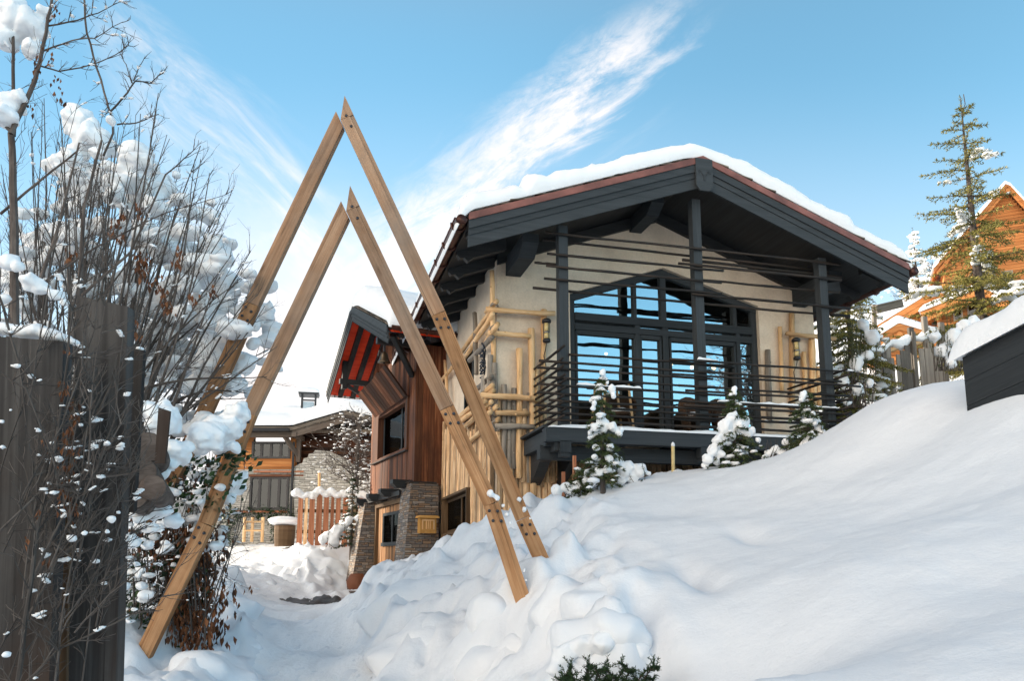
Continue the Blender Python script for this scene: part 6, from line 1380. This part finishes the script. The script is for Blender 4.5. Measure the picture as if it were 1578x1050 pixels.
limb([(-20, 560), (40, 600), (80, 700), (90, 760)], 3.1, .005, .002, 3, .18); limb([(-20, 840), (60, 760), (130, 740), (200, 730)], 3.15, .005, .002, 3, .16); limb([(-10, 430), (30, 560), (40, 650)], 3.3, .006, .003, 3, .18); limb([(80, 1100), (95, 960), (140, 900)], 3.2, .005, .002, 3, .2)
for i in range(34):
    x0 = random.uniform(-20, 150); y0 = random.uniform(620, 1080); x1 = x0+random.uniform(20, 130); y1 = y0-random.uniform(60, 330); limb([(x0, y0), ((x0+x1)/2+random.uniform(-22, 22), (y0+y1)/2), (x1, y1)], 3.2+random.uniform(-.1, .35), .004, .0015, 3, .16)
st.build('branches', M['bark_grey'], SP); sn.build('twig_snow', M['snow'], SP, True)
for i in range(16): deadleaves(dl, P(108+random.uniform(-14, 10), 590+i*13, 3.25), 6, .012)
for (px, py) in ((70, 680), (95, 780), (60, 790), (42, 830), (100, 540), (76, 860)): deadleaves(dl, P(px, py, 3.2), 4, .010)
dl.build('dead_leaves', M['dead'], SP)
# the vine shrub round the feet of the arches
VL = [(255, 648, 28, 7.2), (228, 634, 24, 7.0), (274, 695, 22, 7.2), (262, 712, 16, 7.2), (343, 661, 30, 7.7), (318, 672, 28, 7.6), (365, 640, 20, 7.8), (300, 684, 16, 7.5), (360, 690, 12, 7.7), (360, 747, 18, 7.7), (350, 770, 12, 7.7), (372, 735, 10, 7.7), (285, 787, 20, 7.4), (245, 787, 18, 7.2), (211, 770, 18, 7.0), (225, 755, 14, 7.0), (268, 804, 14, 7.4), (200, 833, 14, 7.0), (171, 798, 12, 6.8), (311, 844, 11, 7.7), (320, 770, 18, 7.5), (297, 792, 16, 7.5), (245, 730, 12, 7.1), (190, 905, 10, 7.0), (210, 870, 8, 7.0), (250, 890, 7, 7.3), (275, 820, 8, 7.4), (330, 740, 12, 7.6), (235, 815, 10, 7.1), (215, 800, 12, 7.0), (255, 765, 10, 7.2), (185, 780, 12, 6.9), (335, 720, 10, 7.6), (190, 860, 8, 6.9), (230, 840, 8, 7.1), (265, 845, 7, 7.3)]
VL = [(a, b_, r, (8.55 if abs(a-(384-(b_-638)*.439)) < 34 and b_ > 690 else y_)) for a, b_, r, y_ in VL]
VS = mass('vine_shrub', 'tangled ivy and dead leaf shrub swallowing the left feet of both timber arches', 'shrub', VL, 8.75, (185, 350, 690, 960, 300, 3, 10, lambda a, b_: (a < 384-(b_-638)*.439-10 or b_ < 860) and a > 170), .018, 14, P(270, 1000, 7.6), .03, .12)
random.seed(15); SNP = .3; st = MB(); sn = MB(); dl = MB(); iv = MB()
for i in range(70):
    Y = random.uniform(8.35, 9.3); bx = random.uniform(200, 320); a = P(bx, random.uniform(930, 1000), Y); c = P(bx+random.uniform(-60, 90), random.uniform(620, 880), Y+random.uniform(-.2, .2)); k = 5; bend = Vector((random.uniform(-.12, .12), 0, random.uniform(-.03, .1))); pts = [a.lerp(c, s/k)+bend*math.sin(PI*s/k)+rv()*.012 for s in range(k+1)]
    st.tube(pts, [.008*(1-.8*s/k)+.0012 for s in range(k+1)], 4, cap=False)
    for s in range(1, k+1):
        for _ in range(2): twigs(st, pts[s], (rv()+Vector((.2, 0, .2))).normalized(), random.uniform(.1, .3), .003, 1, sn, .7, .1, 2)
for i in range(12): a = P(330+random.uniform(-20, 20), 780+i*10, 8.5); twigs(st, a, Vector((.9, -.1, random.uniform(-.3, .3))).normalized(), .3, .004, 1, sn, .5, .0, 3)
st.build('branches', M['bark_grey'], VS); sn.build('twig_snow', M['snow'], VS, True)
for i in range(560):
    f = random.random(); px = 262+60*f+random.gauss(0, 22)-(30*max(0, f-.6)); py = random.uniform(800, 985); deadleaves(dl, P(px, py, 8.75+random.uniform(-.35, .35)), 3, .036)
for i in range(150): deadleaves(dl, P(random.uniform(200, 350), random.uniform(690, 860), 8.6+random.uniform(-.25, .3)), 2, .034)
dl.build('dead_leaves', M['dead'], VS)
for (px, py, n, r) in ((372, 700, 20, .07), (330, 730, 40, .10), (355, 720, 30, .10), (325, 765, 40, .12), (300, 770, 25, .1), (205, 880, 60, .15), (230, 930, 60, .14), (200, 940, 60, .14), (210, 840, 40, .14), (265, 860, 40, .12), (290, 900, 40, .14), (240, 770, 30, .12), (270, 750, 30, .1), (225, 700, 20, .1), (310, 710, 24, .1), (280, 720, 24, .1), (195, 900, 40, .12), (245, 960, 40, .12)):
    leafpts(iv, P(px, py, (8.0 if px > 300 and py < 780 else 8.5)+random.uniform(-.1, .2)), r, int(n*1.6), .038)
iv.build('ivy_leaves', M['ivy'], VS)
for (px, py0, py1, Y, lab) in ((885, 745, 703, 12.9, 'taller orange brown stake in the snow below the balcony corner'), (868, 755, 728, 13.0, 'shorter orange brown stake in the snow below the balcony corner')):
    c = P(px, py0, Y); t = thing('stake', lab, 'stake', c); m = MB(); m.beam(c-Vector((0, 0, .15)), P(px, py1, Y), .085, .06); m.build('shaft', M['fence'], t)
# snow clinging to the lower beams of the arches
caps('', [(756, 760, 7), (766, 768, 7), (775, 780, 6), (781, 794, 5), (786, 806, 4), (808, 880, 4), (810, 895, 4)], 8.14, parent=A2)
caps('', [(789, 752, 5), (800, 770, 6), (808, 786, 6), (817, 800, 5), (826, 818, 5)], 8.54, parent=A1)
caps('', [(540, 300, 5)], 8.2, parent=A2)
